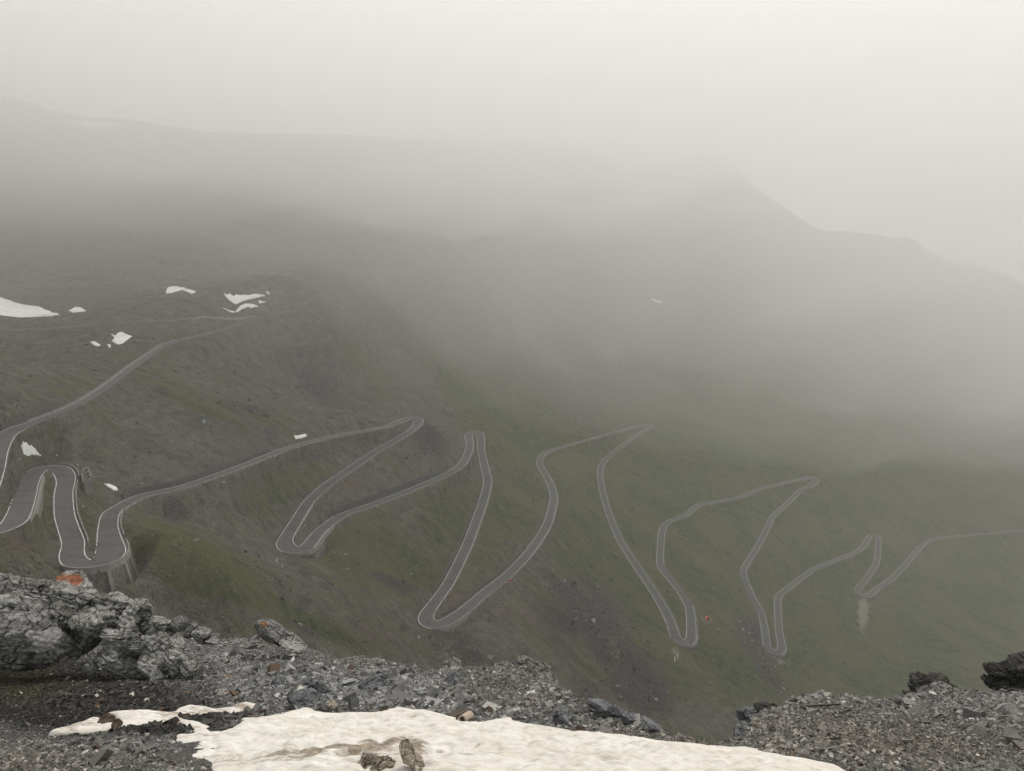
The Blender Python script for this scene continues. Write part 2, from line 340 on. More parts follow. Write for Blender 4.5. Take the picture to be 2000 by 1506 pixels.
GRASS=[(400,1110,110,38,18,.9),(330,1060,80,30,20,.7),(520,1180,120,20,25,.6),(560,960,90,40,-30,.35),(720,1060,70,40,20,.7),(790,1110,90,30,15,.7),(700,1100,70,50,20,.4),(860,1010,50,60,0,.5),(940,1030,40,90,0,.4),
(1000,1000,60,50,20,.5),(1120,920,50,40,50,.6),(1130,1020,40,50,40,.4),(1220,1080,60,40,50,.5),(1250,1150,40,90,-30,.7),(1150,1110,60,22,25,.6),(1240,960,40,90,-20,.6),(1350,1080,60,70,30,.8),(1400,1150,70,60,30,.7),(1400,1060,60,60,30,.7),
(1560,1050,60,60,0,.8),(1600,1180,120,80,10,.9),(1460,1020,40,40,0,.6),(1760,1200,160,90,10,.9),(1900,1150,150,90,10,.7),(1700,1320,250,60,10,.8),(1600,1250,60,60,20,.8),(1560,1000,60,50,0,.5),(1000,870,120,50,40,.5),(900,760,120,30,45,.45),(1080,830,140,30,40,.4),
(700,700,100,30,45,.3),(1350,900,120,60,30,.5),(1560,860,160,60,30,.5),(1700,980,160,60,20,.6),(120,760,60,30,-20,.2),(420,800,150,30,10,.3),(60,960,40,30,0,.4),(95,1000,20,60,0,.4),(170,1010,18,60,0,.4),(640,1230,90,20,20,.3),(1100,1190,60,40,30,.2),(1330,1290,40,60,40,.6),(1450,1330,40,60,40,.35),(290,720,80,30,0,.2)]
grass=np.clip(pix_field(GRASS,PXT,PYT,.14)+.34*smooth(900,1500,PXT)*smooth(500,900,PYT)*smooth(1420,1250,PYT),0,1)
RUST=[(680,945,40,14,10,.8),(880,1170,20,60,30,.5),(900,1190,40,20,-30,.6),(1010,1200,80,40,20,.35),(1180,1330,80,50,40,.35),(60,1070,40,20,0,.5),(92,950,16,20,0,.6),(170,1030,14,30,0,.5),(720,1240,80,30,30,.35),(780,1010,50,20,50,.35),(1340,1370,120,40,30,.3),(30,1050,60,30,0,.3)]
rust=np.clip(pix_field(RUST,PXT,PYT),0,1)
PALE=[(1686,1195,14,42,2,1.2),(880,1265,45,38,20,.55),(1560,1330,1,1,0,0),(1320,1275,16,12,30,.9),(1525,1290,9,14,-35,.9),(1000,1130,22,10,-40,.6),(1378,1212,26,12,10,.7),(540,610,30,10,-20,.35),(1060,1000,12,40,10,.3)]
pale=np.clip(pix_field(PALE,PXT,PYT),0,1)
SLATE=[(1700,1250,26,18,45,.9),(470,830,140,60,20,.6),(760,740,120,60,40,.4),(330,900,120,40,0,.35),(620,760,80,60,30,.4),(1150,1000,60,24,45,.6),(1200,1070,50,14,50,.7),(700,930,60,20,10,.5),(1060,1090,40,20,20,.5),(840,840,40,30,20,.5)]
slate=np.clip(pix_field(SLATE,PXT,PYT),0,1)
farw=far_amp; verge=np.where(dn<9,smooth(8.0,4.5,dn),0)
nxg,nyg=len(GX),len(GY); ii=np.arange(nxg*nyg).reshape(nyg,nxg)
quads=np.stack([ii[:-1,:-1],ii[:-1,1:],ii[1:,1:],ii[1:,:-1]],-1).reshape(-1,4)
def mat_hill():
    m=NT('scree_and_turf')
    g=m.attr('grass').outputs['Fac']; r=m.attr('rust').outputs['Fac']; p=m.attr('pale').outputs['Fac']; c=m.attr('crag').outputs['Fac']; s_=m.attr('slate').outputs['Fac']; v=m.attr('verge').outputs['Fac']
    co_=m.coord(); st=m.coord((.012,.16,.05),(0,0,.09))
    big=m.noise(co_,.02,5,.6); mid=m.noise(co_,.16,7,.65); fine=m.noise(co_,1.1,6,.7); streak=m.mix(m.attr('far').outputs['Fac'],m.noise(st,1.0,6,.62,.4),m.noise(m.coord((.006,.045,.02),(0,0,.67)),1.0,6,.62,.4)); cell=m.vor(co_,.7,out=1)
    scree=m.mix(m.ramp(mid,[(.36,0.),(.64,1.)]),(.056,.052,.041),(.18,.168,.138))
    scree=m.mix(m.ramp(streak,[(.38,0.),(.62,1.)]),scree,(.20,.182,.165),'MIX') if False else m.mix(m.math('MULTIPLY',m.ramp(streak,[(.42,0.),(.66,1.)]),.55),scree,(.20,.187,.160))
    scree=m.mix(m.ramp(fine,[(.36,1.),(.52,0.)]),scree,m.mix(.72,scree,(.03,.028,.022)))
    scree=m.mix(m.math('MULTIPLY',s_,.7),scree,(.10,.103,.102))
    scree=m.mix(m.math('MULTIPLY',r,.75),scree,(.135,.088,.066))
    turf=m.mix(m.ramp(mid,[(.36,0.),(.66,1.)]),(.036,.053,.017),(.118,.132,.052))
    turf=m.mix(m.ramp(fine,[(.34,1.),(.54,0.)]),turf,(.034,.036,.013))
    turf=m.mix(m.ramp(big,[(.42,0.),(.68,1.)]),turf,(.112,.106,.046))
    # ragged turf edge: coverage broken up by noise along the fall line
    cov=m.math('ADD',m.math('MULTIPLY',g,1.25),m.math('MULTIPLY',m.math('SUBTRACT',m.mix(.4,streak,m.mix(.5,mid,big)),.5),3.8))
    cov=m.ramp(cov,[(.22,0.),(.6,1.)])
    col=m.mix(cov,scree,turf)
    rock=m.mix(m.ramp(fine,[(.35,0.),(.62,1.)]),(.026,.024,.021),(.105,.094,.082))
    col=m.mix(m.ramp(m.math('ADD',c,m.math('MULTIPLY',m.math('SUBTRACT',mid,.5),1.2)),[(.16,0.),(.42,1.)]),col,rock)
    col=m.mix(m.ramp(m.math('ADD',p,m.math('MULTIPLY',m.math('SUBTRACT',m.mix(.5,mid,fine),.5),2.6)),[(.45,0.),(.95,.9)]),col,(.27,.24,.215))
    gravel=m.mix(m.ramp(fine,[(.3,0.),(.7,1.)]),(.075,.071,.06),(.15,.142,.124))
    col=m.mix(m.math('MULTIPLY',m.math('MULTIPLY',v,m.ramp(mid,[(.4,0.),(.62,1.)])),.5),col,gravel)
    spk=m.ramp(m.vor(co_,.30),[(.06,1.),(.10,0.)])
    col=m.mix(m.math('MULTIPLY',spk,.8),col,(.32,.30,.27))
    spd=m.ramp(m.vor(m.coord((1,1,1),(.3,.2,1.)),.22),[(.08,1.),(.16,0.)])
    col=m.mix(m.math('MULTIPLY',spd,m.ramp(mid,[(.46,0.),(.54,.9)])),col,(.028,.026,.020))
    clod=m.noise(m.coord((.11,.34,.2),(0,0,.3)),1.,5,.75,.6); col=m.mix(m.ramp(clod,[(.60,0.),(.66,.75)]),col,(.034,.031,.024)); col=m.mix(m.ramp(clod,[(.33,.5),(.40,0.)]),col,(.21,.195,.16))
    h=m.math('ADD',m.math('MULTIPLY',mid,1.6),m.math('ADD',m.math('MULTIPLY',fine,.5),m.math('MULTIPLY',streak,.8)))
    return m.finish(col,.95,h,1.0,2.6,.15)
hill=mesh_np('hillside',np.stack([XX,YY,ZT],-1).reshape(-1,3),quads,mat_hill(),
   dict(grass=grass.ravel(),rust=rust.ravel(),pale=pale.ravel(),crag=crag.ravel(),slate=slate.ravel(),verge=verge.ravel(),far=farw.ravel()),True,kind='structure')
# ------------------------------------------------------------------ road surface and edge lines
def mat_road():
    m=NT('asphalt'); c=m.coord(); a=m.noise(c,.08,5,.6); f=m.noise(c,3.,5,.7); lane=m.attr('lane').outputs['Fac']
    col=m.mix(m.ramp(a,[(.35,0.),(.65,1.)]),(.060,.060,.057),(.088,.088,.084))
    col=m.mix(m.ramp(f,[(.4,.0),(.6,.35)]),col,(.05,.049,.047))
    col=m.mix(m.math('MULTIPLY',lane,.35),col,(.10,.099,.094))
    pt=m.noise(m.coord((.05,.22,.05),(0,0,.5)),1.,3,.5); col=m.mix(m.ramp(pt,[(.56,0.),(.6,.55)]),col,(.035,.035,.034)); col=m.mix(m.ramp(m.noise(c,.35,6,.75),[(.5,0.),(.75,.5)]),col,(.13,.127,.118))
    ro=m.ramp(a,[(.35,.6),(.65,.8)])
    return m.finish(col,ro,f,.25,.02,.25)
def ribbon(name,A,B,mat,parent=None,attrs=None,**kw):
    n=len(A); V=np.empty((2*n,3)); V[0::2]=A; V[1::2]=B
    q=np.arange(n-1)*2; Fc=np.stack([q,q+1,q+3,q+2],-1)
    return mesh_np(name,V,Fc,mat,attrs,True,parent=parent,**kw)
M_ROAD=mat_road()
ks=np.linspace(-1,1,9); S=[edge((k,.45*np.sign(k)*(abs(k)>.99))) for k in ks]
V=np.stack(S,1); n,k=V.shape[:2]; ii=np.arange(n*k).reshape(n,k)
qd=np.stack([ii[:-1,:-1],ii[1:,:-1],ii[1:,1:],ii[:-1,1:]],-1).reshape(-1,4)[:,::-1]
lane=np.tile(np.exp(-((np.abs(ks)-.5)/.22)**2),n)
road=mesh_np('road',V.reshape(-1,3),qd,M_ROAD,{'lane':lane},True,kind='structure')
def mat_paint():
    m=NT('road_paint'); f=m.noise(m.coord(),.5,5,.75); col=m.mix(m.ramp(f,[(.36,0.),(.52,1.)]),(.25,.245,.23),(.74,.73,.69)); return m.finish(col,.6,spec=.4)
M_PAINT=mat_paint()
LW=.11
def line(side,spans):
    for a,b in spans:
        i0,i1=sorted((nearest(*a),nearest(*b))); i1+=1
        A=edge((side,side*(-.10-LW)),.012,i0,i1); B=edge((side,side*(-.10+LW)),.012,i0,i1)
        if side>0: A,B=B,A
        ribbon('edge_line',A,B,M_PAINT,parent=road)
# side +1 is the right-hand edge for a driver going down, -1 the left-hand edge; the gaps are where the photograph shows none
line(+1,[((400,655),(835,1207)),((850,1221),(1045,893)),((1070,960),(1266,829)),((1270,833),(1166,940)),((1181,1000),(1316,1245)),((1330,1256),(1290,1104)),((1292,1045),(1600,938)),((1580,950),(1452,1121)),((1486,1197),(2080,1028))] if False else [((400,655),(1316,1243)),((1332,1256),(1345,1185)),((1290,1104),(1452,1121)),((1486,1197),(1497,1262)),((1510,1275),(1675,1151)),((1705,1157),(1715,1150)),((1730,1138),(2080,1028))])
line(-1,[((31,838),(2080,1028))]); line(+1,[((400,655),(115,806))]) if False else None
def track(pts,w):
    T=hit(*np.array(pts,float).T); T=resample(catmull(np.c_[T,np.full(len(T),w)],8),2.0); tn=np.gradient(T[:,:2],axis=0); tn/=np.linalg.norm(tn,axis=1)[:,None]+1e-9; nn=np.stack([tn[:,1],-tn[:,0]],-1)
    cs=[]
    for k in (-1,-.5,0,.5,1):
        xy=T[:,:2]+nn*w/2*k; cs.append(np.c_[xy,terrain_z(xy[:,0],xy[:,1])+.28])
    V=np.stack(cs,1); n,k=V.shape[:2]; i_=np.arange(n*k).reshape(n,k); m=NT('dirt_track'); f=m.noise(m.coord(),.4,5,.7)
    mesh_np('path',V.reshape(-1,3),np.stack([i_[:-1,:-1],i_[1:,:-1],i_[1:,1:],i_[:-1,1:]],-1).reshape(-1,4)[:,::-1],m.finish(m.mix(m.ramp(f,[(.35,0.),(.65,1.)]),(.11,.104,.09),(.185,.176,.155)),.95),None,True,kind='structure')
track([(-20,646),(60,643),(150,639),(240,631),(330,627),(420,622),(500,617)],1.9)
# ------------------------------------------------------------------ haze
hz=NT('haze_air'); pv=hz.n('ShaderNodeVolumePrincipled'); pv.inputs['Color'].default_value=(.985,.982,.97,1); pv.inputs['Density'].default_value=HAZE; pv.inputs['Anisotropy'].default_value=.35
hz.l(pv.outputs[0],hz.out.inputs['Volume'])
x0,x1,y0,y1,z0,z1=GX[0]-30,GX[-1]+30,-220,GY[-1]+30,ZT.min()-2,ZT.max()+25
bv=np.array([(x,y,z) for x in (x0,x1) for y in (y0,y1) for z in (z0,z1)])
mesh_np('haze',bv,np.array([(0,1,3,2),(4,6,7,5),(0,4,5,1),(2,3,7,6),(0,2,6,4),(1,5,7,3)]),hz.m,None,False,kind='stuff')
print('terrain',ZT.shape,ZT.min(),ZT.max())
# ------------------------------------------------------------------ the cloud that swallows the upper slopes: a thin outer veil and a denser body
def fog_layer(name,dens,ys,zs,xs,dz,seed,amp,y0_):
    m=NT(name+'_air'); pv=m.n('ShaderNodeVolumePrincipled'); pv.inputs['Color'].default_value=(.988,.985,.975,1); pv.inputs['Density'].default_value=dens; pv.inputs['Anisotropy'].default_value=.3
    m.l(pv.outputs[0],m.out.inputs['Volume'])
    gx=np.linspace(GX[0]+40,GX[-1]-40,110); gy=np.r_[np.linspace(y0_,1400,80),np.linspace(1430,GY[-1]-40,40)]
    X,Y=np.meshgrid(gx,gy); yy=Y+np.interp(X,xs,dz)
    zb=np.interp(yy,ys,zs)+amp*fbm(X/230,Y/260,seed,4)+.6*amp*fbm(X/70,Y/90,seed+4,3)
    if name=='cloud': zb=zb-smooth(900,1500,Y)*0+np.interp(X,[-150,150,500,1300],[0,60,190,60])
    inset={'fog_bank':6.0,'fog_veil':7.5}.get(name,9.0)
    zb=np.minimum(zb,z1-40); top=np.full(X.shape,z1-inset)
    ny,nx=X.shape; V=np.vstack([np.stack([X,Y,zb],-1).reshape(-1,3),np.stack([X,Y,top],-1).reshape(-1,3)])
    i=np.arange(nx*ny).reshape(ny,nx); o=nx*ny
    q=[np.stack([i[:-1,:-1],i[1:,:-1],i[1:,1:],i[:-1,1:]],-1).reshape(-1,4),np.stack([i[:-1,:-1],i[:-1,1:],i[1:,1:],i[1:,:-1]],-1).reshape(-1,4)+o]
    for e,flip in ((i[0],0),(i[-1],1),(i[:,0],1),(i[:,-1],0)):
        f=np.stack([e[:-1],e[1:],e[1:]+o,e[:-1]+o],-1); q.append(f[:,::-1] if flip else f)
    mesh_np(name,V,np.vstack(q),m.m,None,True,kind='stuff')
fog_layer('fog_bank',FOG*.62,[380,480,620,760,900,1080,1300,1600,3000],[80,-5,-95,-190,-270,-350,-400,-420,-445],[-900,-400,-150,0,400,1000],[110,95,60,15,-40,-80],301,45,365)
fog_layer('fog_veil',FOG*.48,[420,560,760,960,1160,1400,1700,3000],[95,10,-80,-150,-240,-340,-400,-440],[-900,-400,0,400,1000],[40,40,0,-40,-60],331,60,405)
fog_layer('cloud',CLOUD,[600,720,1200,2000,3000],[110,30,10,30,40],[-900,-400,0,400,1000],[60,30,0,-20,-60],351,55,580)
def wisps():
    """torn scraps of denser cloud drifting in front of the upper slopes"""
    m=NT('wisp_air'); pv=m.n('ShaderNodeVolumePrincipled'); pv.inputs['Color'].default_value=(.988,.985,.975,1); pv.inputs['Density'].default_value=WISP; pv.inputs['Anisotropy'].default_value=.3
    m.l(pv.outputs[0],m.out.inputs['Volume'])
    bm=bmesh.new(); bmesh.ops.create_icosphere(bm,subdivisions=4,radius=1); U=np.array([v.co[:] for v in bm.verts]); Fc=np.array([[v.index for v in f.verts] for f in bm.faces]); bm.free()
    for k,(px,py,yy,rx,ry,rz) in enumerate([(760,370,900,150,70,38),(560,360,980,120,80,30),(930,330,1250,210,90,40),(1985,770,850,70,80,42),(1250,420,1350,260,110,45),(330,330,1050,180,90,36),(1700,560,1250,240,110,50)]):
        P=at_y(px,py,yy); d=1+.42*fbm3(U*1.6+k*7.1,400+k,4,.6); V=U*np.array([rx,ry,rz])*d[:,None]; a=math.radians(-18+9*k%25); 
        o=mesh_np('cloud_wisp',V,Fc,m.m,None,True,kind='stuff'); o.location=P; o.rotation_euler=(0,a,0)
wisps()
# ------------------------------------------------------------------ foreground: the scree shoulder the picture is taken from
CREST=[(-300,1190),(-100,1195),(0,1200),(200,1215),(380,1243),(430,1251),(480,1245),(560,1264),(620,1273),(650,1284),(700,1281),(780,1297),(830,1311),(862,1311),(900,1301),(960,1303),(1000,1298),(1040,1300),(1075,1325),(1090,1345),(1110,1363),(1150,1374),(1190,1384),(1240,1402),(1280,1416),(1330,1427),(1390,1441),(1430,1442),(1452,1432),(1470,1402),(1495,1383),(1540,1369),(1600,1360),(1640,1369),(1690,1368),(1740,1373),(1770,1368),(1800,1352),(1840,1340),(1880,1350),(1920,1352),(2000,1350),(2100,1346),(2400,1335)]
GA,GB=-2.93,-.45
cr=np.array(CREST,float); dcr=ray(cr[:,0],cr[:,1]); scr=-dcr[:,2]/dcr[:,1]
CT=dcr[:,0]/dcr[:,1]; CY_=np.minimum(-GA/(scr+GB),27.0)
def plane_at(px,py,lift=0.0):
    d=ray(px,py); y=(GA+lift)/(d[...,2]/d[...,1]-GB); return np.stack([d[...,0]/d[...,1]*y,y,d[...,2]/d[...,1]*y],-1)
def ground_z(x,y,fine=True):
    x=np.asarray(x,float); y=np.asarray(y,float); t=x/np.maximum(y,.5)
    yc=np.interp(t,CT,CY_)
    z=GA+GB*y
    if fine: z=z+.16*fbm(x/2.3,y/2.3,201,4)+.05*fbm(x/.45,y/.45,203,3)
    e=y-yc; z=z-np.where(e>0,1.0*e+.25*e*e/(1+e),0)
    return z
FX=np.arange(-30,25,.085*GRID); FY=np.arange(5.5,36,.085*GRID); FXX,FYY=np.meshgrid(FX,FY); FZ=ground_z(FXX,FYY)
fpx,fpy=proj(np.stack([FXX,FYY,FZ],-1))
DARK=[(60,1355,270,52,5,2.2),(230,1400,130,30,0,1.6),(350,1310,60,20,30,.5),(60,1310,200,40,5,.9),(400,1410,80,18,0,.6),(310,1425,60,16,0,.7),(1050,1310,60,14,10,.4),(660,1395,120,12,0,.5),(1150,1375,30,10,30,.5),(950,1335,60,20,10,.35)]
MOSS=[(20,1340,80,30,10,1.0),(80,1310,80,18,20,.6),(150,1330,120,30,0,.4),(230,1290,40,16,20,.4),(340,1365,40,12,0,.3),(1030,1310,30,8,0,.4),(1870,1360,40,10,0,.4),(690,1281,30,5,0,.7),(1160,1376,26,5,20,.7),(520,1260,60,10,10,.35)]
BROWN=[(1600,1430,250,50,0,.8),(1850,1470,250,50,0,.8),(60,1490,300,25,0,.9),(1330,1450,120,18,8,.5),(950,1345,70,25,10,.5),(1050,1340,60,30,0,.3)]
BLUE=[(600,1350,140,50,5,.9),(480,1310,120,40,20,.7),(760,1350,140,40,0,.8),(300,1460,90,20,0,.5),(860,1370,120,30,10,.5),(1900,1390,120,30,0,.35)]
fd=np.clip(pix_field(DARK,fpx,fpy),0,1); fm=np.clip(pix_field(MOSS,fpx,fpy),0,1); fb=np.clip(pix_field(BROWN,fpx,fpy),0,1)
def mat_scree():
    m=NT('fine_scree'); d=m.attr('dark').outputs['Fac']; mo=m.attr('moss').outputs['Fac']; b=m.attr('brown').outputs['Fac']
    c=m.coord(); a=m.noise(c,1.3,6,.65); f=m.noise(c,14,6,.7); v=m.n('ShaderNodeTexVoronoi'); v.inputs['Scale'].default_value=26; m.l(c,v.inputs['Vector']); vc=m.n('ShaderNodeSeparateColor'); m.l(v.outputs['Color'],vc.inputs[0])
    col=m.mix(m.ramp(vc.outputs[0],[(0,0.),(1,1.)]),(.055,.053,.05),(.15,.148,.143))
    col=m.mix(m.math('MULTIPLY',b,.6),col,(.095,.078,.058))
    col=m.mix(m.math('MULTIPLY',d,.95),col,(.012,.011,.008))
    col=m.mix(m.ramp(m.math('ADD',mo,m.math('MULTIPLY',m.math('SUBTRACT',a,.5),1.3)),[(.3,0.),(.6,.85)]),col,m.mix(m.ramp(f,[(.4,0.),(.65,1.)]),(.020,.020,.008),(.070,.058,.016)))
    h=m.math('ADD',m.math('MULTIPLY',v.outputs['Distance'],-1.2),f)
    return m.finish(col,.9,h,.9,.05,.2)
jj=np.arange(FXX.size).reshape(FXX.shape); keep=(FYY<np.interp(FXX/FYY,CT,CY_)+6)&(np.abs(FXX)<.98*FYY+2)
fq=np.stack([jj[:-1,:-1],jj[:-1,1:],jj[1:,1:],jj[1:,:-1]],-1).reshape(-1,4); fq=fq[keep.ravel()[fq].all(1)]
us,inv=np.unique(fq,return_inverse=True)
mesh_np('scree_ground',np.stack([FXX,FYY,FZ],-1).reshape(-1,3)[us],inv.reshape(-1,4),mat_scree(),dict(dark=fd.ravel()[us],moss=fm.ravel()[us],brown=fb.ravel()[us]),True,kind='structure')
# ------------------------------------------------------------------ snow in front
SNOW=[(295,1482),(304,1475),(330,1479),(352,1484),(344,1472),(350,1462),(338,1452),(333,1441),(352,1438),(372,1437),(362,1430),(345,1421),(325,1414),(300,1415),(262,1424),(225,1429),(160,1434),(95,1435),(98,1431),(130,1421),(160,1412),(172,1406),(200,1404),(218,1412),(234,1411),(222,1402),(208,1395),(262,1391),(300,1391),(335,1394),(346,1386),(372,1381),(405,1383),(432,1388),(448,1386),(462,1376),(485,1374),(507,1376),(492,1384),(474,1392),(452,1396),(428,1394),(405,1398),(370,1400),(350,1404),(385,1412),(410,1418),(425,1431),(440,1432),(462,1418),(472,1404),(490,1405),(512,1406),(540,1401),(562,1393),(584,1387),(603,1383),(622,1391),(640,1396),(662,1396),(690,1395),(722,1395),(742,1391),(756,1388),(772,1383),(792,1384),(806,1388),(822,1388),(840,1391),(866,1396),(884,1402),(897,1405),(893,1410),(905,1413),(925,1414),(945,1413),(972,1408),(988,1404),(1000,1402),(1003,1412),(1040,1417),(1080,1424),(1120,1432),(1170,1434),(1230,1441),(1300,1452),(1400,1461),(1450,1463),(1486,1466),(1481,1470),(1520,1476),(1560,1483),(1622,1496),(1636,1500),(1662,1512),(1720,1545),(1700,1620),(700,1640),(420,1560),(400,1500),(370,1500),(345,1494),(312,1488)]
SNP=plane_at(*np.array(SNOW,float).T)[:,:2]
def sdist(x,y,Pg):
    """signed distance to polygon, positive inside"""
    x=np.ravel(x); y=np.ravel(y); d=np.full(len(x),1e9); ins=np.zeros(len(x),bool)
    for i in range(len(Pg)):
        ax,ay=Pg[i-1]; bx,by=Pg[i]; ex,ey=bx-ax,by-ay; L=ex*ex+ey*ey+1e-12
        t=np.clip(((x-ax)*ex+(y-ay)*ey)/L,0,1); d=np.minimum(d,np.hypot(x-ax-t*ex,y-ay-t*ey))
        c=((ay>y)!=(by>y)); xx=(bx-ax)*(y-ay)/(by-ay if by!=ay else 1e-9)+ax; ins^=c&(x<xx)
    return np.where(ins,d,-d)
sx=np.arange(SNP[:,0].min()-.3,SNP[:,0].max()+.3,.035*GRID); sy=np.arange(6.6,SNP[:,1].max()+.3,.035*GRID); SX,SY=np.meshgrid(sx,sy)
sd=sdist(SX,SY,SNP).reshape(SX.shape); sd=sd+.05*fbm(SX/.22,SY/.22,210,3)
spx,spy=proj(np.stack([SX,SY,GA+GB*SY],-1))
th=.07*(1-np.exp(-np.maximum(sd,0)/.08))+.15*(1-np.exp(-np.maximum(sd,0)/1.5))
sm=smooth(0,.6,sd)
dirtf=np.clip(pix_field([(640,1502,110,12,-8,.6),(750,1492,60,12,-15,.8),(810,1490,24,22,50,.8),(600,1500,160,10,0,.6),(430,1500,90,8,5,.3),(1150,1455,60,12,10,.12),(860,1500,60,14,0,.3),(560,1480,20,6,-30,.3),(400,1400,60,10,0,.55),(470,1385,40,8,0,.8),(150,1425,60,9,-10,.6),(330,1405,80,12,0,.4),(380,1440,60,20,20,.35),(360,1490,60,8,0,.3)],spx,spy),0,1)
cup=np.abs(fbm(SX/.34,SY/.26,217,2)); und=.05*smooth(0,.45,cup)-.02+.07*fbm(SX/1.1,SY/.8,211,4)+.018*ridged(SX/.5,SY/.35,213,3)+.03*ridged(SX/.3,SY/.2,214,3)+.014*fbm(SX/.12,SY/.10,215,3)
hump=pix_field([(660,1505,110,22,-6,.10),(775,1490,34,20,40,.06),(590,1475,40,10,-15,.06),(660,1462,40,8,0,.05),(560,1500,50,10,0,.05),(1000,1470,120,25,0,.08),(800,1415,60,8,0,-.05),(1300,1480,120,15,10,.05)],spx,spy)
SZ=GA+GB*SY+np.where(sd>0,th+sm*(und+hump),-.35+.0*sd)
SZ=np.where((sd<=0)&(sd>-.05),GA+GB*SY-.12,SZ)
def mat_snow(name,dirty=True):
    m=NT(name); c=m.coord(); a=m.noise(c,1.2,6,.6,.5); f=m.noise(c,9,6,.7,.8); s=m.noise(m.coord((1,3.2,1),(0,0,.2)),1.7,8,.72,1.8)
    col=m.mix(m.ramp(a,[(.35,0.),(.68,1.)]),(.73,.71,.67),(.61,.58,.52))
    col=m.mix(m.ramp(s,[(.47,0.),(.66,.8)]),col,(.47,.425,.34))
    col=m.mix(m.ramp(m.noise(c,.55,3,.5),[(.58,0.),(.75,.3)]),col,(.74,.60,.47))
    d=m.attr('dirt').outputs['Fac']
    dd=m.math('ADD',d,m.math('MULTIPLY',m.math('SUBTRACT',m.mix(.5,s,m.mix(.5,f,m.noise(c,4,5,.7))),.5),4.5))
    col=m.mix(m.ramp(dd,[(.35,0.),(.75,.92)]),col,m.mix(m.ramp(f,[(.4,0.),(.6,1.)]),(.12,.095,.066),(.36,.30,.22)))
    spk=m.ramp(m.vor(c,11.0),[(.06,1.),(.11,0.)]); col=m.mix(m.math('MULTIPLY',m.math('MULTIPLY',spk,m.ramp(a,[(.42,0.),(.6,1.)])),.75),col,(.12,.10,.08))
    h=m.math('ADD',m.math('MULTIPLY',f,.5),s)
    return m.finish(col,.75,h,.55,.06,.25)
M_SNOW=mat_snow('old_snow')
kj=np.arange(SX.size).reshape(SX.shape); sq=np.stack([kj[:-1,:-1],kj[:-1,1:],kj[1:,1:],kj[1:,:-1]],-1).reshape(-1,4); sq=sq[(sd.ravel()[sq]>-.12).any(1)]
us,inv=np.unique(sq,return_inverse=True)
mesh_np('snow_patch',np.stack([SX,SY,SZ],-1).reshape(-1,3)[us],inv.reshape(-1,4),M_SNOW,{'dirt':dirtf.ravel()[us]},True,'snow patch','large dirty cream snow field lying across the gravel in front')
# ------------------------------------------------------------------ loose stones
def stone_mesh(P,size,seed,flat=.55):
    r=np.random.default_rng(seed); n=len(P)
    cube=np.array([(x,y,z) for x in (-1,1) for y in (-1,1) for z in (-1,1)],float)*.5
    fc=np.array([(0,1,3,2),(4,6,7,5),(0,4,5,1),(2,3,7,6),(0,2,6,4),(1,5,7,3)])
    K=np.repeat(cube[None],n,0)+r.uniform(-.27,.27,(n,8,3))
    K*=np.stack([r.uniform(.7,1.5,n),r.uniform(.6,1.1,n),flat*r.uniform(.5,1.3,n)],-1)[:,None]*size[:,None,None]
    a=r.uniform(0,6.28,n); tx=r.normal(0,.45,n); ty=r.normal(.25,.4,n)
    ca,sa=np.cos(a),np.sin(a); X=K[...,0]*ca[:,None]-K[...,1]*sa[:,None]; Y=K[...,0]*sa[:,None]+K[...,1]*ca[:,None]; Z=K[...,2]
    c1,s1=np.cos(tx)[:,None],np.sin(tx)[:,None]; Y,Z=Y*c1-Z*s1,Y*s1+Z*c1
    c2,s2=np.cos(ty)[:,None],np.sin(ty)[:,None]; X,Z=X*c2-Z*s2,X*s2+Z*c2
    V=np.stack([X,Y,Z],-1)+P[:,None]
    return V.reshape(-1,3),(fc[None]+8*np.arange(n)[:,None,None]).reshape(-1,4)
def mat_stones():
    m=NT('broken_stone'); c=m.attr('tint').outputs['Color']; f=m.noise(m.coord(),30,4,.7)
    col=m.mix(m.ramp(f,[(.35,.55),(.6,0.)]),c,(.05,.047,.042)); return m.finish(col,.85,f,.5,.02,.25)
M_STONE=mat_stones()
def tints(px,py,r):
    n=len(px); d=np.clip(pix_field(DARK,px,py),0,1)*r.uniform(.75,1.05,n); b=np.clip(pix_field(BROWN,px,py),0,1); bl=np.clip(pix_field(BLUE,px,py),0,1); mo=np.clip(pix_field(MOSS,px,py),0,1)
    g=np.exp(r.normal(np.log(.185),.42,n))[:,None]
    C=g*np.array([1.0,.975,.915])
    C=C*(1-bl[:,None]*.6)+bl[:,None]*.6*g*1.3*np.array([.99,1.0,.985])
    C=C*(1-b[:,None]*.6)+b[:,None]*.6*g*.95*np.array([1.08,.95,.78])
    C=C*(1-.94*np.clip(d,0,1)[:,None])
    C=C*(1-mo[:,None]*.4)+mo[:,None]*.4*np.array([.06,.052,.02])
    u=r.random(n); k=u<.010; C[k]=np.array([.5,.47,.42])*r.uniform(.6,1.3,(k.sum(),1)); k=(u>.012)&(u<.03); C[k]=np.array([.17,.115,.07])*r.uniform(.4,1.1,(k.sum(),1)); k=(u>.03)&(u<.045); C[k]=np.array([.10,.055,.045])*r.uniform(.5,1.0,(k.sum(),1))
    return np.clip(C,.005,.7)
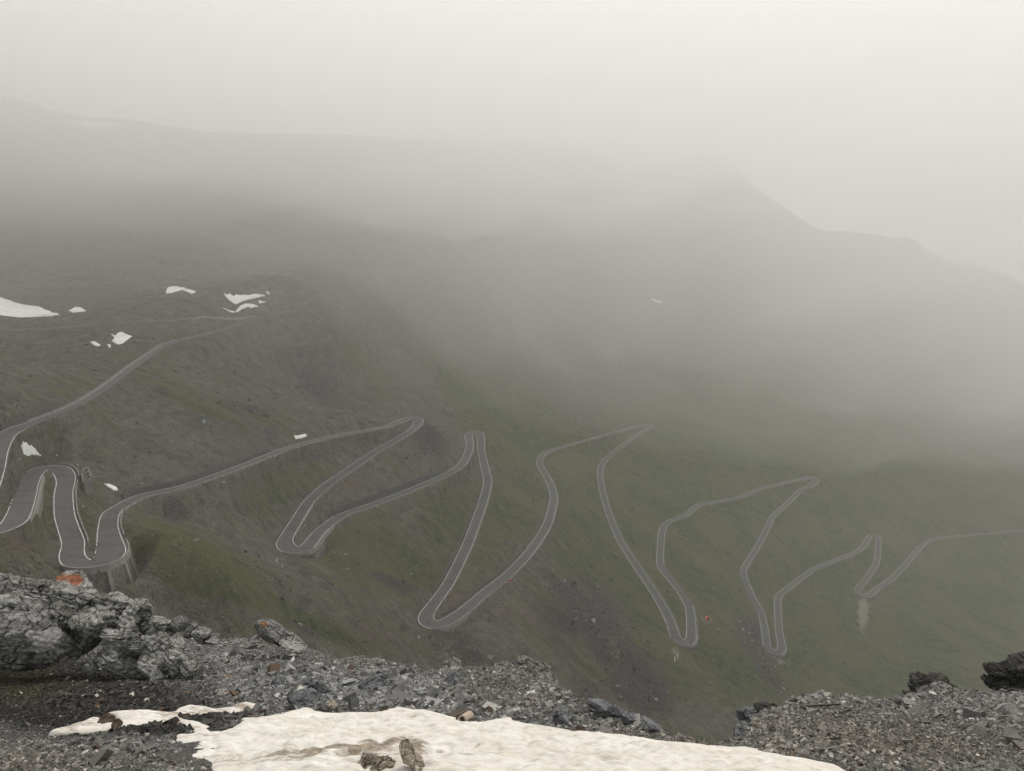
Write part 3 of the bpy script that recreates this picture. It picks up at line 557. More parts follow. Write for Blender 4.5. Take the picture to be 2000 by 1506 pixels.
def scatter(cell,smin,smax,seed,prob=None,flat=.55,pw=2.2):
    r=np.random.default_rng(seed); x=np.arange(-24,21,cell); y=np.arange(6.8,29,cell); X,Y=np.meshgrid(x,y); X=(X+r.uniform(0,cell,X.shape)).ravel(); Y=(Y+r.uniform(0,cell,Y.shape)).ravel()
    yc=np.interp(X/Y,CT,CY_); k=(Y<yc+.7)&(np.abs(X)<.83*Y); X,Y=X[k],Y[k]
    Z=ground_z(X,Y); px,py=proj(np.stack([X,Y,Z],-1)); k=(px>-60)&(px<2060)&(py<1560)
    X,Y,Z,px,py=X[k],Y[k],Z[k],px[k],py[k]
    s=sdist(X,Y,SNP); k=s<r.uniform(-.02,.05,len(X))
    if prob is not None: k&=r.random(len(X))<prob(px,py)
    X,Y,Z,px,py=X[k],Y[k],Z[k],px[k],py[k]
    sz=smin+(smax-smin)*r.random(len(X))**pw
    sz*=.6+.85*smooth(-.35,.45,fbm(X/1.5,Y/1.1,seed+7,3))
    V,Fc=stone_mesh(np.stack([X,Y,Z+sz*.12],-1),sz,seed+1,flat)
    return V,Fc,np.repeat(tints(px,py,r),8,0),len(X)
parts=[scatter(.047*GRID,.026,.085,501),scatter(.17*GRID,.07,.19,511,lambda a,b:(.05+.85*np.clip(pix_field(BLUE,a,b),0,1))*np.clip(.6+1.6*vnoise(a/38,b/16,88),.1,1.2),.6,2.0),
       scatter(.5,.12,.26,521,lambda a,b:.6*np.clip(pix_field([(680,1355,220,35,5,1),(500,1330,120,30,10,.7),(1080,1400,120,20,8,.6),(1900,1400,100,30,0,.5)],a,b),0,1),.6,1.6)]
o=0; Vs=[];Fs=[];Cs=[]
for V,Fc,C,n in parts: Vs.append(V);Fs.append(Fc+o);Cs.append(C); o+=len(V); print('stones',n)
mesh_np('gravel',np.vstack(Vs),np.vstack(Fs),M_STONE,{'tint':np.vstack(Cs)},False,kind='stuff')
# ------------------------------------------------------------------ rocks
_ico={}
def ico(sub):
    if sub not in _ico:
        bm=bmesh.new(); bmesh.ops.create_icosphere(bm,subdivisions=sub,radius=1); 
        _ico[sub]=(np.array([v.co[:] for v in bm.verts]),np.array([[v.index for v in f.verts] for f in bm.faces])); bm.free()
    return _ico[sub]
def rotm(rx,ry,rz):
    rx,ry,rz=[math.radians(a) for a in (rx,ry,rz)]
    cx,sx_=math.cos(rx),math.sin(rx); cy,sy_=math.cos(ry),math.sin(ry); cz,sz_=math.cos(rz),math.sin(rz)
    return np.array([[cz,-sz_,0],[sz_,cz,0],[0,0,1]])@np.array([[cy,0,sy_],[0,1,0],[-sy_,0,cy]])@np.array([[1,0,0],[0,cx,-sx_],[0,sx_,cx]])
def rock_np(seed,radii,rot=(0,0,0),sub=5,cuts=14,rough=.10,crack=.10,freq=1.0,cmin=.55,cmax=.92,strata=0.0,strdir=(0,.35,1)):
    r=np.random.default_rng(seed); V,Fc=ico(sub); V=V.copy(); N=V.copy()
    for _ in range(cuts):
        n=r.normal(size=3); n/=np.linalg.norm(n); d=r.uniform(cmin,cmax); e=np.maximum(0,V@n-d); V-=e[:,None]*n*.97
    V=V*np.array(radii); mr=float(np.mean(radii)); Q=V/mr
    disp=rough*fbm3(Q*1.7*freq+seed,seed,5,.55)
    w=fbm3(Q*2.2*freq+seed*1.3,seed+5,3); rid=1-np.abs(w)*2.2
    disp-=crack*smooth(.72,1.0,rid)
    disp+=.5*rough*(1-2*np.abs(fbm3(Q*5*freq+seed*.7,seed+9,3)))*.6
    disp+=.22*rough*fbm3(Q*15*freq+seed*.3,seed+19,2,.6)
    if strata:
        sd_=np.array(strdir)/np.linalg.norm(strdir); h=Q@sd_+.12*fbm3(Q*1.5,seed+3,2); k=h*6; disp+=strata*(np.abs((k%1)-.5)*2-.5)
    V=V+N*(disp*mr)[:,None]
    return V@rotm(*rot).T,Fc
def mat_rock(name,a,b,c=(.03,.028,.025),sc_=1.0,lich=None,bstr=.9):
    m=NT(name); co_=m.coord(); big=m.noise(co_,.9*sc_,6,.65); f=m.noise(co_,7*sc_,7,.72); ff=m.noise(co_,30*sc_,5,.7); vein=m.noise(m.coord((1,1,4),(.5,.3,.2)),2.2*sc_,6,.7,1.5)
    col=m.mix(m.ramp(f,[(.34,0.),(.66,1.)]),a,b)
    col=m.mix(m.ramp(vein,[(.5,0.),(.68,.65)]),col,tuple(min(.8,q*1.35) for q in b))
    col=m.mix(m.ramp(big,[(.36,.75),(.56,0.)]),col,c)
    col=m.mix(m.ramp(ff,[(.36,.6),(.5,0.)]),col,c)
    wv=m.n('ShaderNodeMix',data_type='VECTOR'); wv.inputs[0].default_value=.16; m.l(m.coord((1,1,1.9),(.25,-.45,.2)),wv.inputs[4]); nz=m.n('ShaderNodeTexNoise'); nz.inputs['Scale'].default_value=2.5*sc_; nz.inputs['Detail'].default_value=5; m.l(co_,nz.inputs['Vector']); m.l(nz.outputs['Color'],wv.inputs[5])
    ck=m.vor(wv.outputs[1],2.6*sc_,'DISTANCE_TO_EDGE'); ckm=m.math('MULTIPLY',m.ramp(ck,[(.012,1.),(.05,0.)]),m.ramp(big,[(.4,1.),(.62,.25)])); col=m.mix(ckm,col,tuple(q*.5 for q in c))
    if lich:
        l=m.attr('lichen').outputs['Fac']; q=m.math('ADD',l,m.math('MULTIPLY',m.math('SUBTRACT',m.mix(.5,f,m.noise(co_,16*sc_,4,.7)),.5),3.2))
        col=m.mix(m.ramp(q,[(.5,0.),(.85,.85)]),col,m.mix(m.ramp(ff,[(.35,0.),(.65,1.)]),(lich[0]*.55,lich[1]*.5,lich[2]*.5),lich))
    h=m.math('ADD',m.math('ADD',m.math('MULTIPLY',f,1.2),m.math('MULTIPLY',ckm,-1.0)),m.math('ADD',m.math('MULTIPLY',ff,.45),vein))
    return m.finish(col,.92,h,bstr,.05/sc_,.2)
M_OUT=mat_rock('outcrop_rock',(.19,.187,.172),(.42,.415,.39),(.035,.032,.027),1.0,(.33,.095,.025))
M_GREY=mat_rock('pale_grey_rock',(.15,.148,.142),(.33,.325,.31),(.06,.057,.052),1.6,(.42,.17,.05))
M_BLUE=mat_rock('slate_blue_rock',(.12,.125,.13),(.225,.235,.24),(.05,.05,.05),2.2)
M_DARK=mat_rock('dark_rock',(.040,.038,.034),(.115,.110,.098),(.014,.013,.011),1.3)
M_CREAM=mat_rock('cream_rock',(.36,.32,.25),(.58,.53,.44),(.2,.16,.11),2.5)
M_BROWN=mat_rock('brown_rock',(.07,.05,.035),(.14,.10,.07),(.03,.02,.015),3)
def pix_r(P): return float(P[1]*cp-P[2]*sp)/F          # metres per photograph pixel at P
def rock(name,px,py,rx,ry,depth,seed,mat,label,cat,rot=(0,0,0),sub=5,lift=.0,at=None,lichen=None,group=None,rzf=1.0,**kw):
    """a rock whose middle stands at photograph pixel px,py; rx, ry are its half extents there in pixels, depth its half depth in metres"""
    P=plane_at(px,py,lift) if at is None else at_y(px,py,at)
    k=pix_r(P); V,Fc=rock_np(seed,(rx*k,depth,ry*k*rzf),rot,sub,**kw)
    att={}
    W=V+P
    l=np.zeros(len(V))
    if lichen:
        qx,qy=proj(W); l=np.clip(pix_field(lichen,qx,qy),0,1)
    o=mesh_np(name,V,Fc,mat,{'lichen':l},False if kw.get('flatsh') else True,cat,label,group); o.location=P
    return o
# the outcrop on the left: many blocks of one crag
OB=[ # px,py,rx,ry,depth,y distance, rot, seed
(20,1150,75,40,1.0,17.6,(0,10,10),1),(80,1160,50,36,.8,17.2,(0,20,30),2),(150,1165,75,45,.9,17.0,(0,8,-10),3),(215,1185,50,40,.7,16.8,(0,25,15),4),(265,1205,42,36,.7,16.6,(0,30,0),5),(310,1228,45,30,.6,16.5,(0,28,20),6),
(60,1195,110,45,.9,16.6,(0,12,5),7),(180,1222,80,48,.8,16.3,(0,28,-8),8),(245,1255,60,56,.7,16.0,(0,38,0),9),(300,1262,52,42,.6,15.9,(0,40,10),10),(225,1290,62,36,.6,15.6,(0,25,-10),11),(345,1262,30,22,.4,16.0,(0,20,0),12),(290,1300,46,30,.5,15.5,(0,32,0),13),(340,1290,40,28,.45,15.6,(0,36,0),14),(120,1205,60,30,.7,16.2,(0,15,0),15),(370,1304,28,14,.35,15.5,(0,30,0),16),(392,1240,26,18,.4,16.3,(0,28,0),17),(0,1185,70,50,1.,17.0,(0,5,0),18),(150,1255,60,30,.6,16.1,(0,20,0),19)]
_r=np.random.default_rng(12)
for (px,py,rx,ry,dp,yy,rt,sd_) in list(OB):
    for k in range(1): OB.append((px+_r.uniform(-.9,.9)*rx,py+_r.uniform(-.5,.8)*ry,rx*_r.uniform(.3,.5),ry*_r.uniform(.3,.55),dp*.4,yy-_r.uniform(.2,.7)*dp,(_r.uniform(-20,20),_r.uniform(-10,45),_r.uniform(-40,40)),sd_*10+k+100))
Vs=[];Fs=[];o=0; P0=at_y(190,1300,15.6)
for (px,py,rx,ry,dp,yy,rt,sd_) in OB:
    P=at_y(px,py,yy); k=pix_r(P); V,Fc=rock_np(700+sd_,(rx*k*1.15,dp*1.1,ry*k*1.12),rt,6,cuts=40,cmin=.40,cmax=.82,rough=.055,crack=.10,freq=1.5,strata=.05)
    Vs.append(V+P); Fs.append(Fc+o); o+=len(V)
W=np.vstack(Vs); qx,qy=proj(W); lf=np.clip(pix_field([(125,1128,34,9,8,1.0),(148,1134,10,14,20,1.1),(112,1150,8,30,-10,.45),(15,1142,18,10,30,.45),(190,1150,30,12,20,.35),(95,1125,12,6,0,.6),(175,1190,30,20,0,.2)],qx,qy),0,1)
oc=mesh_np('rock_outcrop',W-P0,np.vstack(Fs),M_OUT,{'lichen':lf},True,'rock outcrop','craggy grey rock outcrop with orange lichen on its crest'); oc.location=P0
rock('boulder',52,1248,80,54,.75,801,M_GREY,'big pale grey boulder leaning against the foot of the lichen outcrop','boulder',(0,18,10),6,at=15.6,cuts=10,rough=.13,crack=.16,cmin=.7,strata=.03)
rock('boulder',350,1218,17,15,.22,802,M_GREY,'rounded grey boulder perched on the ridge right of the lichen outcrop','boulder',(0,10,0),at=16.6,cuts=8,cmin=.75)
rock('boulder',372,1232,15,19,.25,803,M_GREY,'cracked grey boulder below the rounded one on the ridge','boulder',(0,25,0),at=16.5)
rock('boulder',410,1246,24,10,.35,804,M_GREY,'low grey boulder where the ridge meets the gravel','boulder',(0,18,0),at=17.2)
rock('boulder',532,1236,38,17,.38,805,M_GREY,'pale pointed boulder with an orange lichen tip on the gravel crest','boulder',(0,38,0),6,at=19.0,lichen=[(516,1219,10,7,20,1.0)],cuts=9,cmin=.7,rough=.14)
rock('boulder',492,1254,20,11,.4,806,M_OUT,'dark low boulder left of the pointed lichen boulder','boulder',(0,-20,0),at=19.2)
rock('boulder',572,1254,30,9,.5,807,M_OUT,'long low rock sloping down from the pointed boulder','boulder',(0,28,0),at=19.0)
rock('boulder',732,1336,35,17,.42,808,M_BLUE,'big flat topped blue grey boulder with a pale upper face','boulder',(8,-4,10),6,lift=.12,cuts=16,cmin=.5)
rock('boulder',886,1330,28,14,.36,809,M_BLUE,'dark faced wedge boulder right of the flat topped one','boulder',(-10,14,-20),6,lift=.12,cuts=16,cmin=.5)
rock('boulder',650,1376,13,9,.16,810,M_CREAM,'cream coloured pyramid rock at the upper edge of the snow','boulder',(0,0,20),lift=.08,cuts=10,cmin=.5)
rock('boulder',598,1366,36,15,.35,811,M_BLUE,'long slate blue slab lying between gravel and snow','boulder',(0,24,0),lift=.03,cuts=14,cmin=.45)
rock('boulder',541,1332,14,12,.2,812,M_BLUE,'square blue grey rock in the middle of the rubble','boulder',(0,8,20),lift=.08)
rock('boulder',602,1335,11,12,.18,813,M_BLUE,'upright blue grey rock just left of the blocky blue grey one','boulder',(0,-12,0),lift=.1)
rock('boulder',628,1346,17,15,.22,814,M_BLUE,'blocky blue grey rock behind the long slate slab','boulder',(0,10,35),lift=.06)
rock('boulder',430,1350,10,8,.16,815,M_GREY,'white streaked rock left of the pale flat stone','boulder',(0,35,0),lift=.05)
rock('boulder',450,1357,18,7,.18,816,M_CREAM,'pale flat triangular stone in the dark gravel','boulder',(0,14,0),lift=.04,cmin=.45)
rock('boulder',428,1311,10,6,.15,817,M_BLUE,'rounded dark grey stone below the ridge end','boulder',(0,0,0),lift=.06,cmin=.75)
rock('boulder',402,1322,11,5,.15,818,M_BROWN,'tan flat stone at the tip of the outcrop foot','boulder',(0,6,0),lift=.05)
rock('boulder',210,1407,15,5,.22,819,M_BROWN,'flat dark stone lying on the left tongue of snow','boulder',(0,18,0),lift=.12,cmin=.5)
rock('boulder',228,1414,10,4,.15,820,M_BROWN,'small flat brown stone melted into the left tongue of snow','boulder',(0,14,0),lift=.14,cmin=.5)
rock('boulder',1102,1402,22,13,.3,821,M_BLUE,'angular grey boulder just above the right edge of the snow','boulder',(0,12,0),lift=.08)
rock('boulder',1040,1412,16,8,.22,822,M_BLUE,'flat slate rock touching the upper snow edge','boulder',(0,8,0),lift=.05)
rock('boulder',955,1388,11,6,.16,823,M_BROWN,'rusty brown stone right of the roof tile','boulder',(0,-6,0),lift=.05)
rock('boulder',1135,1428,14,5,.2,824,M_BROWN,'flat brown slab half under the snow rim','boulder',(0,6,0),lift=.03)
rock('boulder',750,1387,9,3.5,.14,825,M_BROWN,'flat rusty stone on the upper snow edge','boulder',(0,3,0),lift=.08)
rock('jagged_rock',1466,1404,22,20,.5,826,M_BLUE,'overhanging rock knob at the left end of the right gravel hump','rock',(0,30,0),6,at=13.0,cuts=18,rough=.2,crack=.2)
rock('jagged_rock',1462,1439,26,14,.4,827,M_BLUE,'cracked low rock below the overhanging knob','rock',(0,-10,0),at=11.9,rough=.2,crack=.25)
rock('jagged_rock',1500,1398,26,13,.5,833,M_DARK,'dark broken rock right of the overhanging knob','rock',(0,-20,0),at=13.1,rough=.25,crack=.25)
rock('jagged_rock',1836,1362,52,30,.7,828,M_DARK,'dark jagged rock mound on the right skyline','rock',(0,-8,0),6,at=15.0,cuts=22,rough=.32,crack=.35,freq=1.6)
rock('jagged_rock',1800,1370,30,24,.6,834,M_DARK,'dark rough rock left of the jagged mound','rock',(0,-25,0),5,at=14.8,cuts=22,rough=.3,crack=.35,freq=1.5)
rock('jagged_rock',1878,1366,26,12,.4,836,M_DARK,'low dark rock at the right foot of the jagged mound','rock',(0,12,0),5,at=14.6,cuts=24,rough=.25,crack=.3)
rock('jagged_rock',1772,1380,16,9,.3,837,M_DARK,'small dark rock left of the jagged mound beside the gravel','rock',(0,-12,0),5,at=14.4,cuts=24,rough=.25,crack=.3)
V1=[];F1=[];o=0
for (px,py,rx,ry,dp,yy,rt,sd_) in [(1988,1309,42,18,.45,14.5,(0,-10,0),31),(1992,1336,64,15,.5,14.4,(0,2,10),32),(1950,1310,24,7,.3,14.5,(0,0,0),33),(2012,1302,38,15,.45,14.6,(0,-20,0),34),(1955,1341,32,11,.4,14.3,(0,14,0),35),(2040,1325,50,36,.6,14.7,(0,0,0),36)]:
    P=at_y(px,py,yy); k=pix_r(P); V,Fc=rock_np(900+sd_,(rx*k,dp,ry*k),rt,6,cuts=18,rough=.24,crack=.3,freq=1.6,strata=.06,strdir=(.1,.1,1)); V1.append(V+P);F1.append(Fc+o);o+=len(V)
P0=at_y(1985,1345,14.4); oc=mesh_np('rock_outcrop',np.vstack(V1)-P0,np.vstack(F1),M_DARK,{'lichen':np.zeros(o)},True,'rock outcrop','black layered rock ledge jutting in over the right hand gravel'); oc.location=P0
V1=[];F1=[];o=0
for (px,py,rx,ry,dp,yy,rt,sd_) in [(1195,1386,44,7,.22,11.9,(0,20,0),41),(1236,1403,42,7,.22,11.5,(0,24,0),42),(1274,1417,26,5,.2,11.0,(0,24,0),43),(1166,1376,20,5,.2,12.2,(0,14,0),44)]:
    P=at_y(px,py,yy); k=pix_r(P); V,Fc=rock_np(940+sd_,(rx*k,dp,ry*k),rt,5,cuts=18,rough=.16,crack=.12,freq=2,cmin=.5); V1.append(V+P);F1.append(Fc+o);o+=len(V)
P0=at_y(1220,1395,11.6); oc=mesh_np('rock_slab',np.vstack(V1)-P0,np.vstack(F1),M_BLUE,{'lichen':np.zeros(o)},True,'rock','long blue grey rock slab along the crest right of the snow'); oc.location=P0
V1=[];F1=[];o=0
for (px,py,rx,ry,dp,yy,rt,sd_) in [(880,1304,26,8,.5,18.4,(0,8,0),51),(1030,1304,26,10,.5,18.0,(0,10,0),52),(985,1304,20,6,.4,18.2,(0,0,0),53),(1065,1318,24,10,.5,17.5,(0,30,0),54),(1085,1343,16,12,.4,15.8,(0,40,0),55)]:
    rock('crest_rock',px,py,rx,ry,dp,960+sd_,M_OUT,{51:'low grey rock on the gravel crest left of the gully view',52:'knobbly pale rock on the central gravel crest',53:'small low rock left of the knobbly crest rock',54:'dark rock stepping down right of the knobbly crest rock',55:'rust edged rock at the notch of the crest'}[sd_],'rock',rt,at=yy,rough=.25,crack=.25)
# dirty rock poking through the snow
M_MUD=mat_rock('muddy_rock',(.20,.165,.12),(.52,.46,.37),(.08,.065,.045),2.6)
rock('mud_caked_rock',796,1466,15,34,.16,851,M_MUD,'mud caked pointed rock fin standing up out of the snow','rock',(0,-22,0),6,lift=.44,cuts=22,rough=.12,cmin=.5,crack=.14,strata=.03)
rock('mud_caked_rock',725,1496,66,12,.30,852,M_MUD,'long low mud covered rock ridge melting out of the snow','rock',(0,-14,0),6,lift=.20,cuts=26,rough=.22,crack=.2,cmin=.45,freq=1.8)
rock('mud_caked_rock',815,1500,26,14,.22,853,M_MUD,'muddy rock at the right foot of the pointed fin','rock',(0,48,0),6,lift=.18,cuts=24,rough=.2,cmin=.5)
# ------------------------------------------------------------------ litter on the scree
def box_np(sx,sy,sz):
    V=np.array([(x*sx,y*sy,z*sz) for x in (-.5,.5) for y in (-.5,.5) for z in (-.5,.5)]); return V,np.array([(0,1,3,2),(4,6,7,5),(0,4,5,1),(2,3,7,6),(0,2,6,4),(1,5,7,3)])
def simple_mat(name,col,rough=.8,sc_=8,var=.35,metal=0):
    m=NT(name); f=m.noise(m.coord(),sc_,5,.7); g=m.noise(m.coord((1,1,1)),sc_*.25,4,.6)
    c=m.mix(m.ramp(f,[(.3,0.),(.7,1.)]),tuple(q*(1-var) for q in col),tuple(min(1,q*(1+var*.5)) for q in col)); c=m.mix(m.ramp(g,[(.5,0.),(.75,.4)]),c,tuple(q*.55 for q in col))
    return m.finish(c,rough,f,.3,.02,.4)
def arch(n,R,r,L):
    a=np.linspace(0,math.pi,n); V=[]
    for y in (-L/2,L/2):
        for rad in (R,r): V+= [(rad*math.cos(t),y,rad*math.sin(t)) for t in a]
    V=np.array(V); q=[]; o1,o2,o3,o4=0,n,2*n,3*n
    for i in range(n-1): q+=[(o1+i,o1+i+1,o3+i+1,o3+i),(o2+i+1,o2+i,o4+i,o4+i+1),(o1+i+1,o1+i,o2+i,o2+i+1),(o3+i,o3+i+1,o4+i+1,o4+i)]
    q+=[(o1,o3,o4,o2),(o1+n-1,o2+n-1,o4+n-1,o3+n-1)]
    return V,np.array(q)
V,Fc=arch(14,.082,.060,.30); P=plane_at(910,1402,.07); t=mesh_np('roof_tile',V@rotm(-18,0,-24).T,Fc,simple_mat('faded_clay',(.40,.31,.25),.9,20,.2),None,False,'roof tile','half round faded clay roof tile lying beside broken boards'); t.location=P
M_WOOD=simple_mat('weathered_wood',(.085,.068,.052),.9,14,.5)
def board(px,py,px2,py2,w,th_,label,name='board',mat=M_WOOD,lift=.05,cat='board'):
    A=plane_at(px,py,lift); B=plane_at(px2,py2,lift); d=B-A; L=np.linalg.norm(d); d/=L; s=np.cross(d,(0,0,1)); s/=np.linalg.norm(s); u=np.cross(s,d)
    bm=bmesh.new(); n=7; r=np.random.default_rng(int(px)); rings=[]
    for i in range(n):
        c=d*(L*(i/(n-1)-.5)); j=lambda: 1+r.uniform(-.13,.13)
        rings.append([bm.verts.new(c+s*a*w/2*j()+u*b*th_/2*j()) for a,b in ((-1,-1),(1,-1),(1,1),(-1,1))])
    for a,b in zip(rings[:-1],rings[1:]):
        for k in range(4): bm.faces.new((a[k],a[(k+1)%4],b[(k+1)%4],b[k]))
    bm.faces.new(rings[0][::-1]); bm.faces.new(rings[-1]); bmesh.ops.recalc_face_normals(bm,faces=bm.faces)
    me=bpy.data.meshes.new(name); bm.to_mesh(me); bm.free(); me.materials.append(mat); o=bpy.data.objects.new(name,me); COL.objects.link(o); o.location=(A+B)/2; return tag(o,label,cat)
board(877,1398,912,1381,.05,.03,'thin weathered board on top of the broken boards by the tile')
board(884,1400,914,1386,.08,.03,'wide weathered board in the middle of the broken boards')
board(894,1404,918,1391,.07,.04,'dark short board nearest the half round tile')
board(806,1388,820,1387,.06,.04,'short brown board end at the upper snow edge')
board(1576,1379,1641,1375,.035,.035,'long straight dark stick lying across the right gravel hump','stick',cat='stick')
board(1640,1392,1662,1384,.03,.03,'short dark twig below the long straight stick','stick',cat='stick')
def crumpled(px,py,w,h,label,seed):
    n=12; u=np.linspace(-.5,.5,n); U,Vv=np.meshgrid(u,u); Z=.18*fbm(U*4+seed,Vv*4,seed,3)*w+.1*w; 
    V=np.stack([U*w*(1+.2*fbm(Vv*3,U*0,seed+1,2)),Vv*h,Z+np.abs(U)*.1*w],-1).reshape(-1,3); i=np.arange(n*n).reshape(n,n); q=np.stack([i[:-1,:-1],i[:-1,1:],i[1:,1:],i[1:,:-1]],-1).reshape(-1,4)
    V=np.vstack([V,V-np.array([0,0,.012])]); q=np.vstack([q,q[:,::-1]+n*n])
    e=np.r_[i[0],i[1:,-1],i[-1,-2::-1],i[-2:0:-1,0]]; q=np.vstack([q,np.stack([np.roll(e,-1),e,e+n*n,np.roll(e,-1)+n*n],-1)])
    o=mesh_np('litter_scrap',V@rotm(30,-18,0).T,q,simple_mat('white_plastic',(.85,.85,.84),.4,4,.05),None,True,'litter',label); o.location=plane_at(px,py,.06); return o
crumpled(1037,1353,.17,.07,'white scrap of litter on the central gravel',5)
crumpled(838,1363,.04,.04,'tiny white scrap in the rubble under the wedge boulder',8)
# ------------------------------------------------------------------ things on the hillside
M_FARSNOW=simple_mat('hill_snow',(.80,.80,.78),.7,1.5,.08)
def snow(poly,label,th_=.45,step=None):
    Pg=np.array(poly,float); x0_,y0_=Pg.min(0)-2; x1_,y1_=Pg.max(0)+2; st=step or max(.6,min(1.6,(x1_-x0_)/40)); sy_=st*.6
    U,Vv=np.meshgrid(np.arange(x0_,x1_,st),np.arange(y0_,y1_,sy_)); s=sdist(U,Vv,Pg).reshape(U.shape)+.35*fbm(U/3.2,Vv/2.0,int(abs(x0_)),2)
    need=s>-1.6*st; H=np.zeros(U.shape+(3,)); H[need]=hit(U[need],Vv[need])
    D_=H[...,1].copy()                                        # even out the distances where the slope is almost edge-on
    for _ in range(6):
        a_=np.where(need,D_,0); w__=need.astype(float); A_=a_.copy(); B_=w__.copy()
        for sh,ax in ((1,0),(-1,0),(1,1),(-1,1)): A_+=np.roll(a_,sh,ax); B_+=np.roll(w__,sh,ax)
        D_=np.where(need,A_/np.maximum(B_,1),D_)
    dd_=ray(U,Vv); H[...,0]=dd_[...,0]/dd_[...,1]*D_; H[...,1]=D_; H[...,2]=terrain_z(H[...,0].ravel(),D_.ravel()).reshape(D_.shape)
    z=np.where(s>0,th_*(1-np.exp(-np.maximum(s,0)/1.3))+.3,-.35); H[...,2]+=z
    i=np.arange(U.size).reshape(U.shape); q=np.stack([i[:-1,:-1],i[1:,:-1],i[1:,1:],i[:-1,1:]],-1).reshape(-1,4); q=q[need.ravel()[q].all(1)&(s.ravel()[q]>-.2).any(1)]
    H=H.reshape(-1,3)
    us,inv=np.unique(q,return_inverse=True); q=inv.reshape(-1,4); W=H[us]
    # sheets that jump over a crest are not snow
    d=np.linalg.norm(W[q]-W[np.roll(q,1,1)],axis=2).max(1); q=q[d<max(np.median(d)*8,9)]
    P=W.mean(0); o=mesh_np('snow_patch',W-P,q[:,::-1],M_FARSNOW,{'dirt':np.full(len(W),.0)},True,'snow patch',label,'snow patches on the hillside'); o.location=P
snow([(-30,573),(0,581),(30,592),(48,596),(75,599),(100,610),(117,615),(100,618),(60,619),(38,620),(0,616),(-30,615)],'largest snow patch on the slope cut off by the picture edge',.8)
snow([(134,607),(147,600),(158,601),(169,608),(160,610),(140,610)],'small snow patch just right of the largest one')
snow([(324,568),(328,561),(345,560),(356,562),(383,569),(376,575),(355,566),(335,573),(325,573)],'bow shaped snow patch alone in the middle of the misty slope')
snow([(437,575),(445,576),(449,574),(457,579),(461,575),(470,577),(474,576),(485,577),(497,574),(520,577),(496,583),(475,588),(460,595),(445,585)],'saw toothed snow patch above the end of the upper road')
snow([(435,601),(450,607),(460,609),(470,597),(480,593),(490,593),(505,598),(490,602),(485,599),(472,604),(462,611),(450,610)],'curling narrow snow patch under the saw toothed one',.3)
snow([(504,587),(520,590),(507,593)],'tiny triangular snow patch between the saw toothed and curling ones',.3)
snow([(519,569),(524,570),(529,576),(522,574)],'tiny snow fleck at the upper tip of the saw toothed patch',.3)
snow([(217,653),(226,656),(230,651),(238,649),(248,654),(258,657),(248,664),(240,671),(230,673),(218,667),(223,660)],'ragged square snow patch above the upper road bend',.4)
snow([(176,667),(186,668),(198,675),(190,677),(180,673)],'broken snow streak left of the ragged square patch',.3)
snow([(208,672),(217,675),(214,680)],'small snow scrap between the broken streak and the ragged patch',.3)
snow([(574,850),(580,852),(596,848),(600,852),(590,856),(577,858)],'single bright snow patch just above the long second road leg',.4)
snow([(42,876),(47,868),(54,868),(58,873),(62,871),(72,880),(75,884),(80,885),(74,887),(62,886),(54,889),(46,887)],'grubby snow patch above the first hairpin',.6,.8)
snow([(203,945),(215,947),(228,953),(231,958),(222,958),(210,951)],'thin dirty snow strip beside the stone ruin',.3,.7)
snow([(1268,582),(1292,588),(1294,592),(1280,590)],'sliver of snow on the far misty spur right of centre',.5)
snow([(965,387),(980,394),(993,399),(975,397)],'faint snow sliver high on the misty spur',.8)
snow([(120,232),(160,238),(200,237),(248,245),(225,249),(180,251),(145,243)],'long faint snow band under the misty left skyline',1.)
snow([(281,264),(296,272),(310,284),(300,283)],'short slanting snow streak right of the faint band',1.)
# masonry
def mat_masonry():
    m=NT('rubble_masonry'); c=m.coord((1,1,1.6)); v=m.n('ShaderNodeTexVoronoi'); v.inputs['Scale'].default_value=1.7; m.l(c,v.inputs['Vector']); s=m.n('ShaderNodeSeparateColor'); m.l(v.outputs['Color'],s.inputs[0])
    e=m.vor(c,1.7,'DISTANCE_TO_EDGE'); big=m.noise(m.coord(),.35,5,.6)
    col=m.mix(s.outputs[0],(.11,.105,.092),(.235,.225,.20)); col=m.mix(m.ramp(e,[(.02,.8),(.09,0.)]),col,(.05,.047,.04)); col=m.mix(m.ramp(big,[(.42,0.),(.7,.6)]),col,(.075,.07,.058))
    return m.finish(col,.9,e,.7,.1,.2)
M_MAS=mat_masonry(); M_CONC=simple_mat('old_concrete',(.24,.23,.21),.9,.8,.3); M_DKMAS=simple_mat('dark_masonry',(.085,.082,.072),.85,.9,.45)  # M_DKMAS is a darker stone tone for the bank and avalanche walls
